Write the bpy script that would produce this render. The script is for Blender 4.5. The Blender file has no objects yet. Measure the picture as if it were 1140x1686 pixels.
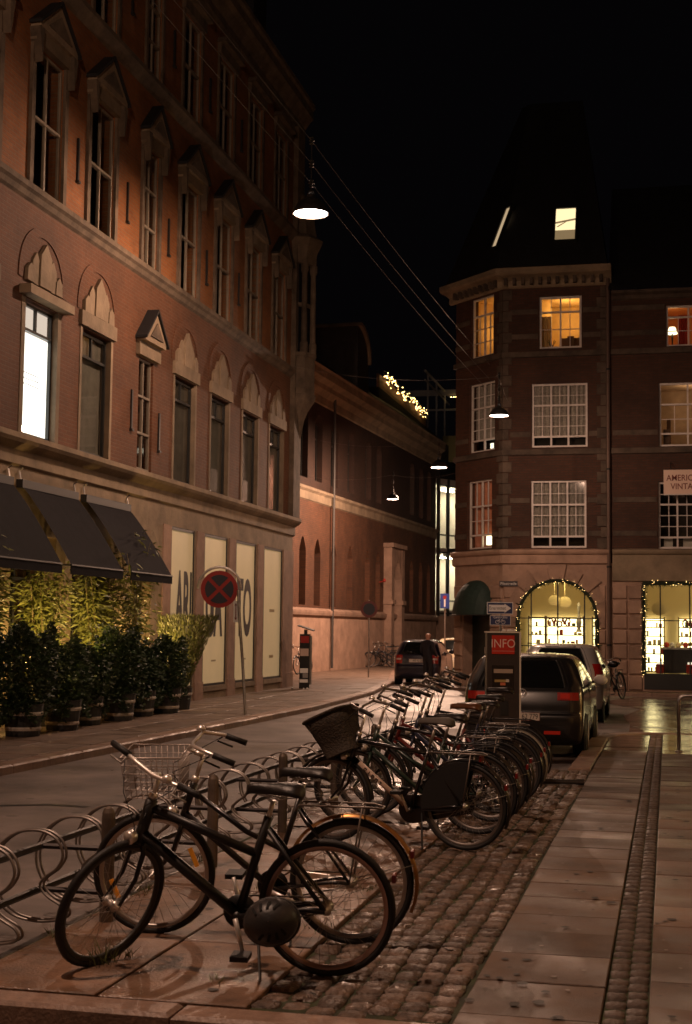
import bpy, bmesh, math, random
import numpy as np
from mathutils import Matrix, Vector
random.seed(7); rnd = random.Random(11)
scn = bpy.context.scene
COL = scn.collection
PI = math.pi
def rad(a): return math.radians(a)

# ------------------------------------------------------------------ camera
# X runs across the street (right +), Y along the street, Z up. Eye height 1.72 m.
cam_d = bpy.data.cameras.new('camera'); cam = bpy.data.objects.new('camera', cam_d); COL.objects.link(cam)
cam_d.sensor_fit = 'VERTICAL'; cam_d.sensor_height = 36.0; cam_d.lens = 36.0 * 2300 / 1686
cam_d.clip_start = 0.1; cam_d.clip_end = 900
_p = math.atan((1035 - 843) / 2300.0); _r = 0.012
cam.matrix_world = Matrix.Translation((0, 0, 1.72)) @ Matrix.Rotation(rad(13), 4, 'Z') @ Matrix.Rotation(PI/2 + _p, 4, 'X') @ Matrix.Rotation(_r, 4, 'Z')
cam_d.dof.use_dof = True; cam_d.dof.focus_distance = 13.5; cam_d.dof.aperture_fstop = 5.6
scn.camera = cam

# ------------------------------------------------------------------ night sky and faint moonlight
world = bpy.data.worlds.new('World'); scn.world = world; world.use_nodes = True
wn = world.node_tree.nodes; wl = world.node_tree.links
sky = wn.new('ShaderNodeTexSky'); sky.sky_type = 'NISHITA'; sky.sun_disc = False
sky.sun_elevation = rad(-12); sky.sun_rotation = rad(200)
bg = wn['Background']; bg.inputs['Strength'].default_value = 0.05
addc = wn.new('ShaderNodeMix'); addc.data_type = 'RGBA'; addc.blend_type = 'ADD'; addc.inputs[0].default_value = 1.0
wl.new(sky.outputs[0], addc.inputs[6]); addc.inputs[7].default_value = (0.024, 0.020, 0.025, 1)
wl.new(addc.outputs[2], bg.inputs[0])
sun_d = bpy.data.lights.new('moon', 'SUN'); sun_d.energy = 0.004; sun_d.angle = rad(0.5); sun_d.color = (1, .96, .9)
sun = bpy.data.objects.new('moon', sun_d); COL.objects.link(sun); sun.rotation_euler = (rad(40), rad(-25), 0)
vs = scn.view_settings; vs.view_transform = 'Standard'; vs.look = 'None'; vs.exposure = 0; vs.gamma = 1; vs.use_curve_mapping = False
scn.cycles.use_denoising = True
scn.cycles.max_bounces = 6; scn.cycles.transparent_max_bounces = 12; scn.cycles.glossy_bounces = 3
scn.cycles.sample_clamp_indirect = 3.0; scn.cycles.sample_clamp_direct = 0
scn.cycles.caustics_reflective = False; scn.cycles.caustics_refractive = False
scn.cycles.use_light_tree = True

LAMP_COL = (1.0, 0.61, 0.415)
LAMP_W = 1500

# ------------------------------------------------------------------ helpers
class MB:
    def __init__(s): s.v = []; s.f = []
    def add(s, vs_, fs_, M=None):
        n = len(s.v)
        s.v += [tuple(M @ Vector(p)) for p in vs_] if M is not None else [tuple(p) for p in vs_]
        s.f += [tuple(i + n for i in f) for f in fs_]; return s
    def box(s, a, b, M=None):
        x0, y0, z0 = a; x1, y1, z1 = b
        return s.add([(x0,y0,z0),(x1,y0,z0),(x1,y1,z0),(x0,y1,z0),(x0,y0,z1),(x1,y0,z1),(x1,y1,z1),(x0,y1,z1)],
              [(0,3,2,1),(4,5,6,7),(0,1,5,4),(1,2,6,5),(2,3,7,6),(3,0,4,7)], M)
    def cbox(s, a, b, c=.01, M=None):
        # box with chamfered top edges
        x0, y0, z0 = a; x1, y1, z1 = b
        return s.add([(x0,y0,z0),(x1,y0,z0),(x1,y1,z0),(x0,y1,z0),(x0,y0,z1-c),(x1,y0,z1-c),(x1,y1,z1-c),(x0,y1,z1-c),
                (x0+c,y0+c,z1),(x1-c,y0+c,z1),(x1-c,y1-c,z1),(x0+c,y1-c,z1)],
              [(0,1,5,4),(1,2,6,5),(2,3,7,6),(3,0,4,7),(4,5,9,8),(5,6,10,9),(6,7,11,10),(7,4,8,11),(8,9,10,11)], M)
    def quad(s, *p): return s.add(p, [tuple(range(len(p)))])
    def tube(s, pts, r, n=6, closed=False, M=None, flat=None):
        P = [Vector(p) for p in pts]; m = len(P)
        R = r if isinstance(r, (list, tuple)) else [r] * m
        T = []
        for i in range(m):
            a = P[(i-1) % m] if (closed or i > 0) else P[0]; b = P[(i+1) % m] if (closed or i < m-1) else P[-1]
            t = b - a; T.append(t.normalized() if t.length > 1e-9 else Vector((0,0,1)))
        u = T[0].orthogonal().normalized(); vs_ = []; fs_ = []
        for i in range(m):
            u = (u - T[i] * u.dot(T[i])); u = u.normalized() if u.length > 1e-6 else T[i].orthogonal().normalized()
            w = T[i].cross(u)
            for k in range(n):
                an = 2*PI*k/n; vs_.append(P[i] + (u*math.cos(an) + w*math.sin(an)) * R[i])
        for i in range(m if closed else m-1):
            j = (i+1) % m
            for k in range(n): fs_.append((i*n+k, i*n+(k+1)%n, j*n+(k+1)%n, j*n+k))
        if not closed:
            fs_.append(tuple(reversed(range(n)))); fs_.append(tuple((m-1)*n + k for k in range(n)))
        return s.add(vs_, fs_, M)
    def lathe(s, prof, n=16, c=(0,0,0), M=None):
        vs_ = []; fs_ = []
        for (r, z) in prof:
            for k in range(n):
                a = 2*PI*k/n; vs_.append((c[0]+r*math.cos(a), c[1]+r*math.sin(a), c[2]+z))
        for i in range(len(prof)-1):
            for k in range(n): fs_.append((i*n+k, i*n+(k+1)%n, (i+1)*n+(k+1)%n, (i+1)*n+k))
        fs_.append(tuple(reversed(range(n)))); fs_.append(tuple((len(prof)-1)*n+k for k in range(n)))
        return s.add(vs_, fs_, M)
    def prism(s, poly, fn, c0, c1):
        # poly in (a,b); fn(a,b,c)->xyz
        n = len(poly); vs_ = [fn(a,b,c0) for a,b in poly] + [fn(a,b,c1) for a,b in poly]
        fs_ = [tuple(range(n)), tuple(reversed(range(n, 2*n)))] + [(i, (i+1)%n, (i+1)%n+n, i+n) for i in range(n)]
        return s.add(vs_, fs_)
    def mesh(s, name, mat, smooth=False):
        m = bpy.data.meshes.new(name); m.from_pydata(s.v, [], s.f)
        if mat is not None: m.materials.append(mat)
        if smooth: m.polygons.foreach_set('use_smooth', [True]*len(m.polygons))
        m.update(); return m
    def build(s, name, mat, parent=None, smooth=False, loc=None, rel=True):
        # coordinates are world coordinates unless the parent is a moved/rotated thing (rel=False: already local)
        off = Vector((0,0,0))
        if parent is not None and rel and parent.get('abs_', 0): off = Vector(parent['org_'])
        if off.length > 0: s.v = [(p[0]-off.x, p[1]-off.y, p[2]-off.z) for p in s.v]
        return link(name, s.mesh(name, mat, smooth), parent, loc)
def link(name, mesh, parent=None, loc=None):
    o = bpy.data.objects.new(name, mesh); COL.objects.link(o)
    if parent is not None: o.parent = parent
    if loc is not None: o.location = loc
    return o
def tag(o, label, cat, group=None, kind=None):
    o['label'] = label; o['category'] = cat
    if group: o['group'] = group
    if kind: o['kind'] = kind
    return o
def thing(name, label, cat, loc=(0,0,0), rz=0, group=None, absolute=False):
    o = bpy.data.objects.new(name, None); COL.objects.link(o); o.location = loc; o.rotation_euler = (0,0,rz)
    o.empty_display_size = .2
    if absolute: o['abs_'] = 1; o['org_'] = tuple(float(c) for c in loc)
    return tag(o, label, cat, group)
def struct(name, mb, mat, label=None):
    o = mb.build(name, mat); o['kind'] = 'structure'
    if label: o['label'] = label
    return o
def copy_tree(o, parent=None):
    c = o.copy(); COL.objects.link(c); c.parent = parent
    for ch in list(o.children): copy_tree(ch, c)
    return c

# ------------------------------------------------------------------ materials
MATS = {}
def M_(name, col, rough=.5, metal=0., nscale=0, nvar=.3, bump=0., bscale=60., rvar=0., spec=.5, coat=0., emis=None, estr=0., tint=None, wscale=0, pvar=.16, spots=0):
    if name in MATS: return MATS[name]
    m = bpy.data.materials.new(name); m.use_nodes = True; MATS[name] = m
    nt = m.node_tree; b = nt.nodes['Principled BSDF']
    b.inputs['Base Color'].default_value = (*col, 1); b.inputs['Roughness'].default_value = rough
    b.inputs['Metallic'].default_value = metal; b.inputs['Specular IOR Level'].default_value = spec
    b.inputs['Coat Weight'].default_value = coat; b.inputs['Coat Roughness'].default_value = .08
    tc = nt.nodes.new('ShaderNodeTexCoord')
    oi = nt.nodes.new('ShaderNodeObjectInfo')
    vec = nt.nodes.new('ShaderNodeVectorMath'); vec.operation = 'ADD'
    sc = nt.nodes.new('ShaderNodeVectorMath'); sc.operation = 'SCALE'; sc.inputs['Scale'].default_value = 37.
    cmb = nt.nodes.new('ShaderNodeCombineXYZ')
    nt.links.new(oi.outputs['Random'], cmb.inputs[0]); nt.links.new(oi.outputs['Random'], cmb.inputs[1])
    nt.links.new(cmb.outputs[0], sc.inputs[0]); nt.links.new(tc.outputs['Object'], vec.inputs[0]); nt.links.new(sc.outputs[0], vec.inputs[1])
    V = vec.outputs[0]
    if nscale:
        n = nt.nodes.new('ShaderNodeTexNoise'); n.inputs['Scale'].default_value = nscale; n.inputs['Detail'].default_value = 6; n.inputs['Roughness'].default_value = .65
        nt.links.new(V, n.inputs['Vector'])
        r = nt.nodes.new('ShaderNodeValToRGB'); r.color_ramp.elements[0].position = .3; r.color_ramp.elements[1].position = .72
        lo = tuple(c*(1-nvar) for c in col); hi = tuple(min(1, c*(1+nvar)) for c in (tint or col))
        r.color_ramp.elements[0].color = (*lo, 1); r.color_ramp.elements[1].color = (*hi, 1)
        nt.links.new(n.outputs['Fac'], r.inputs[0])
        # a little difference from piece to piece
        hv = nt.nodes.new('ShaderNodeHueSaturation'); mr = nt.nodes.new('ShaderNodeMapRange'); mr.inputs[3].default_value = 1-pvar; mr.inputs[4].default_value = 1+pvar*.9
        nt.links.new(oi.outputs['Random'], mr.inputs[0]); nt.links.new(mr.outputs[0], hv.inputs['Value']); nt.links.new(r.outputs[0], hv.inputs['Color'])
        OUT = hv.outputs[0]
        if spots:
            vo = nt.nodes.new('ShaderNodeTexVoronoi'); vo.inputs['Scale'].default_value = spots; nt.links.new(V, vo.inputs['Vector'])
            wn_ = nt.nodes.new('ShaderNodeTexWhiteNoise'); nt.links.new(vo.outputs['Position'], wn_.inputs['Vector'])
            rad_ = nt.nodes.new('ShaderNodeMapRange'); rad_.inputs[1].default_value = .45; rad_.inputs[2].default_value = 1.; rad_.inputs[3].default_value = 0.; rad_.inputs[4].default_value = .20; nt.links.new(wn_.outputs['Value'], rad_.inputs[0])
            lt = nt.nodes.new('ShaderNodeMath'); lt.operation = 'LESS_THAN'; nt.links.new(vo.outputs['Distance'], lt.inputs[0]); nt.links.new(rad_.outputs[0], lt.inputs[1])
            st = nt.nodes.new('ShaderNodeTexNoise'); st.inputs['Scale'].default_value = 1.1; st.inputs['Detail'].default_value = 8; st.inputs['Roughness'].default_value = .75; nt.links.new(V, st.inputs['Vector'])
            sm = nt.nodes.new('ShaderNodeMapRange'); sm.inputs[1].default_value = .42; sm.inputs[2].default_value = .66; sm.inputs[3].default_value = 1.; sm.inputs[4].default_value = .55; nt.links.new(st.outputs['Fac'], sm.inputs[0])
            m1 = nt.nodes.new('ShaderNodeMath'); m1.operation = 'MULTIPLY_ADD'; m1.inputs[1].default_value = -.5; m1.inputs[2].default_value = 1.; nt.links.new(lt.outputs[0], m1.inputs[0])
            m2 = nt.nodes.new('ShaderNodeMath'); m2.operation = 'MULTIPLY'; nt.links.new(m1.outputs[0], m2.inputs[0]); nt.links.new(sm.outputs[0], m2.inputs[1])
            h2 = nt.nodes.new('ShaderNodeHueSaturation'); nt.links.new(m2.outputs[0], h2.inputs['Value']); nt.links.new(OUT, h2.inputs['Color']); OUT = h2.outputs[0]
        nt.links.new(OUT, b.inputs['Base Color'])
    if rvar:
        n2 = nt.nodes.new('ShaderNodeTexNoise'); n2.inputs['Scale'].default_value = wscale or 1.3; n2.inputs['Detail'].default_value = 4
        nt.links.new(tc.outputs['Object'] if wscale else V, n2.inputs['Vector'])
        r2 = nt.nodes.new('ShaderNodeMapRange'); r2.inputs[1].default_value = .35; r2.inputs[2].default_value = .65
        r2.inputs[3].default_value = max(.04, rough-rvar); r2.inputs[4].default_value = min(1, rough+rvar)
        nt.links.new(n2.outputs['Fac'], r2.inputs[0]); nt.links.new(r2.outputs[0], b.inputs['Roughness'])
    if bump:
        n3 = nt.nodes.new('ShaderNodeTexNoise'); n3.inputs['Scale'].default_value = bscale; n3.inputs['Detail'].default_value = 5
        nt.links.new(V, n3.inputs['Vector'])
        bp = nt.nodes.new('ShaderNodeBump'); bp.inputs['Strength'].default_value = bump; bp.inputs['Distance'].default_value = .02
        nt.links.new(n3.outputs['Fac'], bp.inputs['Height']); nt.links.new(bp.outputs[0], b.inputs['Normal'])
    if emis:
        b.inputs['Emission Color'].default_value = (*emis, 1); b.inputs['Emission Strength'].default_value = estr
    return m
def emission(name, col, s):
    if name in MATS: return MATS[name]
    m = bpy.data.materials.new(name); m.use_nodes = True; MATS[name] = m
    nt = m.node_tree; nt.nodes.remove(nt.nodes['Principled BSDF'])
    e = nt.nodes.new('ShaderNodeEmission'); e.inputs[0].default_value = (*col, 1); e.inputs[1].default_value = s
    nt.links.new(e.outputs[0], nt.nodes['Material Output'].inputs[0]); return m
def glass(name, tint=(.9,.9,.9), refl=.10):
    if name in MATS: return MATS[name]
    m = bpy.data.materials.new(name); m.use_nodes = True; MATS[name] = m; m.use_transparent_shadow = True
    nt = m.node_tree; nt.nodes.remove(nt.nodes['Principled BSDF'])
    t = nt.nodes.new('ShaderNodeBsdfTransparent'); t.inputs[0].default_value = (*tint, 1)
    g = nt.nodes.new('ShaderNodeBsdfGlossy'); g.inputs['Roughness'].default_value = .04
    lw = nt.nodes.new('ShaderNodeLayerWeight'); pw = nt.nodes.new('ShaderNodeMath'); pw.operation = 'POWER'; pw.inputs[1].default_value = 4.; nt.links.new(lw.outputs['Facing'], pw.inputs[0])
    ad = nt.nodes.new('ShaderNodeMath'); ad.operation = 'MULTIPLY_ADD'; ad.inputs[1].default_value = .8; ad.inputs[2].default_value = refl*.4; nt.links.new(pw.outputs[0], ad.inputs[0])
    mx = nt.nodes.new('ShaderNodeMixShader')
    nt.links.new(ad.outputs[0], mx.inputs[0]); nt.links.new(t.outputs[0], mx.inputs[1]); nt.links.new(g.outputs[0], mx.inputs[2])
    nt.links.new(mx.outputs[0], nt.nodes['Material Output'].inputs[0]); return m
def brick(name, c1, c2, mortar, axis, bw=.24, bh=.075, dark=.5):
    """running-bond brickwork laid in the wall plane; axis gives the horizontal direction of that plane"""
    if name in MATS: return MATS[name]
    m = bpy.data.materials.new(name); m.use_nodes = True; MATS[name] = m
    nt = m.node_tree; b = nt.nodes['Principled BSDF']; b.inputs['Roughness'].default_value = .8
    tc = nt.nodes.new('ShaderNodeTexCoord'); dt = nt.nodes.new('ShaderNodeVectorMath'); dt.operation = 'DOT_PRODUCT'; dt.inputs[1].default_value = axis
    sx = nt.nodes.new('ShaderNodeSeparateXYZ'); cb = nt.nodes.new('ShaderNodeCombineXYZ')
    nt.links.new(tc.outputs['Object'], dt.inputs[0]); nt.links.new(tc.outputs['Object'], sx.inputs[0])
    nt.links.new(dt.outputs['Value'], cb.inputs[0]); nt.links.new(sx.outputs[2], cb.inputs[1])
    bt = nt.nodes.new('ShaderNodeTexBrick'); bt.inputs['Scale'].default_value = 1; bt.inputs['Brick Width'].default_value = bw; bt.inputs['Row Height'].default_value = bh
    bt.inputs['Mortar Size'].default_value = .009; bt.inputs['Mortar Smooth'].default_value = .2; bt.inputs['Bias'].default_value = -.1
    bt.inputs['Color1'].default_value = (*c1, 1); bt.inputs['Color2'].default_value = (*c2, 1); bt.inputs['Mortar'].default_value = (*mortar, 1)
    nt.links.new(cb.outputs[0], bt.inputs['Vector'])
    n = nt.nodes.new('ShaderNodeTexNoise'); n.inputs['Scale'].default_value = .55; n.inputs['Detail'].default_value = 7; n.inputs['Roughness'].default_value = .7
    nt.links.new(tc.outputs['Object'], n.inputs['Vector'])
    mr = nt.nodes.new('ShaderNodeMapRange'); mr.inputs[1].default_value = .3; mr.inputs[2].default_value = .7; mr.inputs[3].default_value = dark; mr.inputs[4].default_value = 1.15
    nt.links.new(n.outputs['Fac'], mr.inputs[0])
    mx = nt.nodes.new('ShaderNodeMix'); mx.data_type = 'RGBA'; mx.blend_type = 'MULTIPLY'; mx.inputs[0].default_value = 1
    cc = nt.nodes.new('ShaderNodeCombineColor'); [nt.links.new(mr.outputs[0], cc.inputs[i]) for i in range(3)]
    nt.links.new(bt.outputs['Color'], mx.inputs[6]); nt.links.new(cc.outputs[0], mx.inputs[7]); nt.links.new(mx.outputs[2], b.inputs['Base Color'])
    bp = nt.nodes.new('ShaderNodeBump'); bp.invert = True; bp.inputs['Strength'].default_value = .6; bp.inputs['Distance'].default_value = .012
    nt.links.new(bt.outputs['Fac'], bp.inputs['Height']); nt.links.new(bp.outputs[0], b.inputs['Normal'])
    return m

sand = M_('sandstone', (.235,.18,.12), .85, nscale=1.3, nvar=.38, bump=.35, bscale=14)
sand_d = M_('sandstone_weathered', (.125,.093,.064), .88, nscale=2.2, nvar=.5, bump=.4, bscale=18)
pinkstone = M_('pink_sandstone', (.34,.225,.165), .85, nscale=1.6, nvar=.3, bump=.5, bscale=10)
brickF = brick('brick_orange_dirty', (.150,.056,.022), (.118,.043,.017), (.15,.085,.05), (0,1,0))
brickL = brick('brick_orange', (.30,.106,.027), (.24,.082,.021), (.23,.13,.065), (0,1,0))
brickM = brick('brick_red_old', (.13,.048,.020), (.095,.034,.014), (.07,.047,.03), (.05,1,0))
brickR = brick('brick_dark_red', (.082,.030,.015), (.060,.022,.011), (.046,.031,.022), (1,0,0))
brickC = brick('brick_dark_red_corner', (.082,.030,.015), (.060,.022,.011), (.046,.031,.022), (.7071,-.7071,0))
slate = M_('slate', (.010,.010,.011), .6, nscale=3, nvar=.4)
iron = M_('iron_black', (.012,.012,.012), .5)
frameg = M_('window_frame_stone_grey', (.24,.20,.15), .55, nscale=4, nvar=.2)
frameb = M_('window_frame_dark', (.018,.02,.019), .4)
framew = M_('window_frame_white', (.62,.57,.54), .5, nscale=6, nvar=.12)
pane_m = glass('window_glass', (.82,.84,.82), .12)
darkroom = M_('dark_interior', (.022,.017,.013), .9, nscale=2, nvar=.5)
asphalt = M_('wet_asphalt', (.21,.172,.158), .52, nscale=.9, nvar=.40, bump=.22, bscale=230, rvar=.15, wscale=.4, spots=3)
slab_m = M_('granite_slab', (.160,.090,.055), .42, nscale=3.2, nvar=.5, bump=.3, bscale=60, rvar=.24, pvar=.30, spots=9)
slabp_m = M_('granite_slab_pavement', (.130,.079,.051), .50, nscale=2.6, nvar=.36, bump=.4, bscale=140, rvar=.22, pvar=.34, spots=8)
sett_m = M_('granite_sett', (.125,.084,.062), .46, nscale=14, nvar=.6, bump=1.0, bscale=45, rvar=.26, pvar=.38)
joint_m = M_('joint_soil', (.018,.015,.009), .85, nscale=5, nvar=.7, bump=.5, bscale=60, tint=(.030,.036,.010))
kerb_m = M_('granite_kerb', (.24,.155,.115), .5, nscale=12, nvar=.3, bump=.3, bscale=50, rvar=.15)
lpave_m = M_('pavement_flags', (.135,.092,.066), .6, nscale=2.5, nvar=.4, bump=.3, bscale=30, rvar=.2)
steel = M_('galvanised_steel', (.42,.40,.38), .42, 1., nscale=12, nvar=.25, bump=.08, bscale=80, rvar=.12)
chrome = M_('chrome', (.80,.76,.72), .33, .75, rvar=.06)
rubber = M_('rubber', (.007,.0065,.0065), .6, bump=.2, bscale=120)
alu = M_('rim_aluminium', (.50,.46,.44), .38, 1., rvar=.1)
blackp = M_('black_paint', (.005,.0045,.0055), .28, nscale=20, nvar=.3, coat=.3)
blackm = M_('black_matt', (.007,.0065,.007), .55)
leather = M_('leather_black', (.008,.0065,.006), .42, bump=.15, bscale=70)
canvas = M_('awning_canvas', (.008,.0075,.010), .8, spec=.12, nscale=5, nvar=.3, bump=.1, bscale=200)

# ------------------------------------------------------------------ ground, road and pavements
g = MB(); g.quad((-400,-400,-.1),(400,-400,-.1),(400,400,-.1),(-400,400,-.1))
road = struct('road', g, asphalt)
# pavement along the tall building on the left
pl = [(-14.5,-40),(-8.3,-40),(-8.15,10),(-7.92,20),(-7.8,30),(-8.1,38),(-9.1,46.5),(-11.2,58),(-10.9,90),(-14.5,90)]
g = MB(); g.prism(pl, lambda a,b,c: (a,b,c), -.3, 0.0)
lp = struct('pavement_left', g, lpave_m)
def polyline_pts(P, step):
    out = []; 
    for (a, b) in zip(P[:-1], P[1:]):
        a = Vector(a); b = Vector(b); n = max(1, round((b-a).length/step))
        out += [(a.lerp(b, i/n), (b-a).normalized(), (b-a).length/n) for i in range(n)]
    return out
kmesh = {}
for i, (p, d, ln) in enumerate(polyline_pts([(-8.15,10),(-7.92,20),(-7.8,30),(-8.1,38),(-9.1,46.5),(-11.2,58)], 1.05)):
    k = MB(); k.cbox((-.13,.006,-.3),(.17,ln-.006,.012 + rnd.uniform(-.004,.006)), .022)
    o = link('kerb_stone', k.mesh('kerb_stone', kerb_m), lp, (p.x, p.y, 0)); o.rotation_euler = (0,0,math.atan2(-d.x, d.y))
# flags nearest the kerb on the left pavement
for j in range(3):
    y = 13.
    while y < 40:
        ln = rnd.uniform(.75,1.0); k = MB(); k.cbox((0,0,-.02),(.80,ln-.012,.010+rnd.uniform(-.003,.003)), .006)
        kx = -7.92 + (y-20)*.011 if y < 32 else -7.8 - (y-32)*.045
        link('paving_flag', k.mesh('paving_flag', lpave_m), lp, (kx-.18-.82*(j+1), y, 0)); y += ln
# bicycle platform between road and footway
g = MB(); g.box((-3.42,6.22,-.3),(-.95,17.9,-.022)); plat = struct('bike_parking_platform', g, joint_m)
g = MB(); g.prism([(-.95,-10),(7,-10),(7,24.6),(-.4,24.6),(-.75,24.2),(-.95,23.4)], lambda a,b,c: (a,b,c), -.3, -.022); foot = struct('pavement_right', g, joint_m)
def slabs(x0, x1, y0, y1, l0, l1, mat, parent, name='paving_slab', jig=.004):
    y = y0
    while y < y1 - .1:
        ln = min(rnd.uniform(l0, l1), y1-y); k = MB(); zz = rnd.uniform(-jig, jig)
        k.cbox((x0+.003,.0,-.05),(x1-.003,ln-rnd.uniform(.003,.010),0), .005)
        o = link(name, k.mesh(name, mat), parent, (0,y,zz)); o.rotation_euler = (rnd.uniform(-.002,.002), rnd.uniform(-.003,.003), 0)
        y += ln
for (a, b) in ((-3.36,-2.62),(-2.61,-1.88)): slabs(a, b, 6.26, 17.8, .95, 1.5, slab_m, plat, jig=.006)
slabw_m = M_('granite_slab_wet', (.120,.080,.057), .14, nscale=2.6, nvar=.36, bump=.06, bscale=60, rvar=.08, pvar=.25)
slabs(-.94,-.305, 3.0, 21.0, .47,.64, slabp_m, foot); slabs(-.94,-.305, 21.0, 24.1, .5,.64, slabw_m, foot)
slabs(-.10,.53, 3.0, 20.6, .5,.7, slabp_m, foot); slabs(-.10,.53, 20.6, 24.5, .5,.7, slabw_m, foot)
slabs(.83,1.55, 3.0, 20.6, .9,1.3, slabp_m, foot); slabs(.83,1.55, 20.6, 24.5, .9,1.3, slabw_m, foot)
g = MB(); P = [(x + .25*math.sin(y*1.3), y) for x, y in ((-.9,25.9),(2.5,25.95),(7,26),(7,40.3),(1,40.4),(-1.0,40.5),(-1.6,37),(-.7,34),(-1.1,31),(-.6,28.5))]
g.add([(x,y,-.0955) for x,y in P], [tuple(range(len(P)))]); g.build('wet_sheet', M_('wet_asphalt_pool', (.085,.064,.055), .17, nscale=1.2, nvar=.4, bump=.05, bscale=120, rvar=.11, wscale=.9), road)
g = MB(); P = [(-8.6,40),(-5.2,38.5),(-4.6,41),(-7.4,44.6),(-7.9,52),(-10.2,52),(-9.4,46)]; g.add([(x,y,-.0955) for x,y in P], [tuple(range(len(P)))]); g.build('wet_sheet', M_('wet_asphalt_half', (.15,.122,.11), .34, nscale=1.2, nvar=.4, bump=.15, bscale=160, rvar=.13, wscale=.7), road)
g = MB(); g.box((1.56,-10,-.05),(7,24.55,-.004)); o = g.build('paving_surface', slabp_m, foot)
def sett_mesh(w, l, seed, crown=.011):
    r = random.Random(seed); bm = bmesh.new(); nx, ny = 4, 4; V = {}
    for i in range(nx+1):
        for j in range(ny+1):
            fx = i/nx*2-1; fy = j/ny*2-1
            e = max(abs(fx), abs(fy)); drop = crown*(e**10) + r.uniform(0,.007)
            sx = fx*(1-.07*abs(fy)**4 + r.uniform(-.09,.03)*(e>.99)); sy = fy*(1-.07*abs(fx)**4 + r.uniform(-.09,.03)*(e>.99))
            V[i,j] = bm.verts.new((sx*w/2, sy*l/2, .004-drop))
    for i in range(nx):
        for j in range(ny): bm.faces.new((V[i,j],V[i+1,j],V[i+1,j+1],V[i,j+1]))
    rim = [V[i,0] for i in range(nx+1)] + [V[nx,j] for j in range(1,ny+1)] + [V[i,ny] for i in range(nx-1,-1,-1)] + [V[0,j] for j in range(ny-1,0,-1)]
    low = [bm.verts.new((v.co.x, v.co.y, -.05)) for v in rim]
    for a in range(len(rim)): b2 = (a+1) % len(rim); bm.faces.new((rim[b2], rim[a], low[a], low[b2]))
    m = bpy.data.meshes.new('sett'); bm.to_mesh(m); bm.free(); m.materials.append(sett_m)
    m.polygons.foreach_set('use_smooth', [True]*len(m.polygons)); return m
SL = (.12,.14,.16,.13,.18,.11,.15,.17,.20,.125)
setts_v = [sett_mesh((.128,.122,.131,.126,.124)[i%5], L, 50+i) for i, L in enumerate(SL)]
small_v = [sett_mesh(.094, L, 90+i, .007) for i, L in enumerate((.10,.12,.135,.11))]
for m in small_v: m.materials[0] = M_('granite_sett_dark', (.080,.055,.041), .65, nscale=9, nvar=.5, bump=.5, bscale=40, rvar=.15)
far_setts = MB(); near_n = 0
def put_sett(ms, x, y, z, parent, near):
    m = rnd.choice(ms) if isinstance(ms, list) else ms
    if near:
        o = link('sett', m, parent, (x, y, z)); o.rotation_euler = (rnd.uniform(-.035,.035), rnd.uniform(-.04,.04), rnd.uniform(-.05,.05))
    else:
        far_setts.add([(v.co.x+x, v.co.y+y, v.co.z+z) for v in m.vertices], [tuple(p.vertices) for p in m.polygons])
for k in range(7):
    x = -1.875 + .1315*(k+.5); y = 6.25 + rnd.uniform(0,.12)
    while y < 17.75:
        i = rnd.randrange(10); L = SL[i]
        put_sett(setts_v[i], x + .010*math.sin(y*1.7+k) + rnd.uniform(-.005,.005), y+L/2, rnd.uniform(-.014,.004), plat, y < 12.3); y += L + rnd.uniform(.006,.016)
far_setts.build('distant_setts', sett_m, plat)['kind'] = 'stuff'
far_setts = MB(); cnt = 0
for k in range(2):
    x = -.300 + .098*(k+.5); y = 5.6 + .06*k
    while y < 24.4:
        near = y < 22 and cnt < 290
        m = rnd.choice(small_v); put_sett(m, x, y, -.007+rnd.uniform(-.005,.003), foot, near); cnt += near; y += .150
for k in range(3):
    x = .62 + .1*(k+.5); y = 8
    while y < 24.4 and k < 2: put_sett(small_v, .54+.14*(k+.5), y, -.006, foot, False); y += .130
far_setts.build('distant_small_setts', sett_m, foot)['kind'] = 'stuff'
# kerb stones: front edge of the platform, road edge, footway edge beside the cars and round the corner
def kerb_run(P, parent, w0=-.13, w1=.13, step=1.0, top=.006):
    for (p, d, ln) in polyline_pts(P, step):
        k = MB(); k.cbox((w0,.005,-.3),(w1,ln-.005, top+rnd.uniform(-.004,.005)), .018)
        o = link('kerb_stone', k.mesh('kerb_stone', kerb_m), parent, (p.x,p.y,0)); o.rotation_euler = (0,0,math.atan2(-d.x, d.y))
kerb_run([(-4.6,6.12),(-.95,6.12)], plat, -.1, .1, 1.2)
kerb_run([(-1.10,17.95),(-1.10,23.3),(-.9,24.2),(-.4,24.75)], foot, -.14, .14, .85)
kerb_run([(-.4,24.75),(6.5,24.75)], foot, -.14, .14, 1.0)
# cobbled gutter across the side street, kerb and pavement in front of the corner shop
gut = MB()
for k in range(5):
    x = -1.6
    while x < 6: gut.add([(v.co.y+x, v.co.x+25.1+.152*k, v.co.z-.085) for v in setts_v[0].vertices], [tuple(p.vertices) for p in setts_v[0].polygons]); x += .165
go = gut.build('cobbled_gutter', sett_m); go['kind'] = 'stuff'; tag(go, 'row of dark setts in the gutter across the side street', 'setts', kind='stuff')
g = MB(); g.prism([(-5.6,41.0),(9,40.6),(9,60),(-8.2,60),(-7.6,44.2)], lambda a,b,c: (a,b,c), -.3, 0); cpv = struct('pavement_corner', g, slabp_m)
kerb_run([(9,40.6),(-5.2,40.95),(-7.7,44.2),(-8.1,60)], cpv, -.1, .12, 1.2)
g = MB(); g.quad((-13.5,60,-.094),(-8,60,-.094),(-8,120,-.094),(-13.5,120,-.094))
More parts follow.
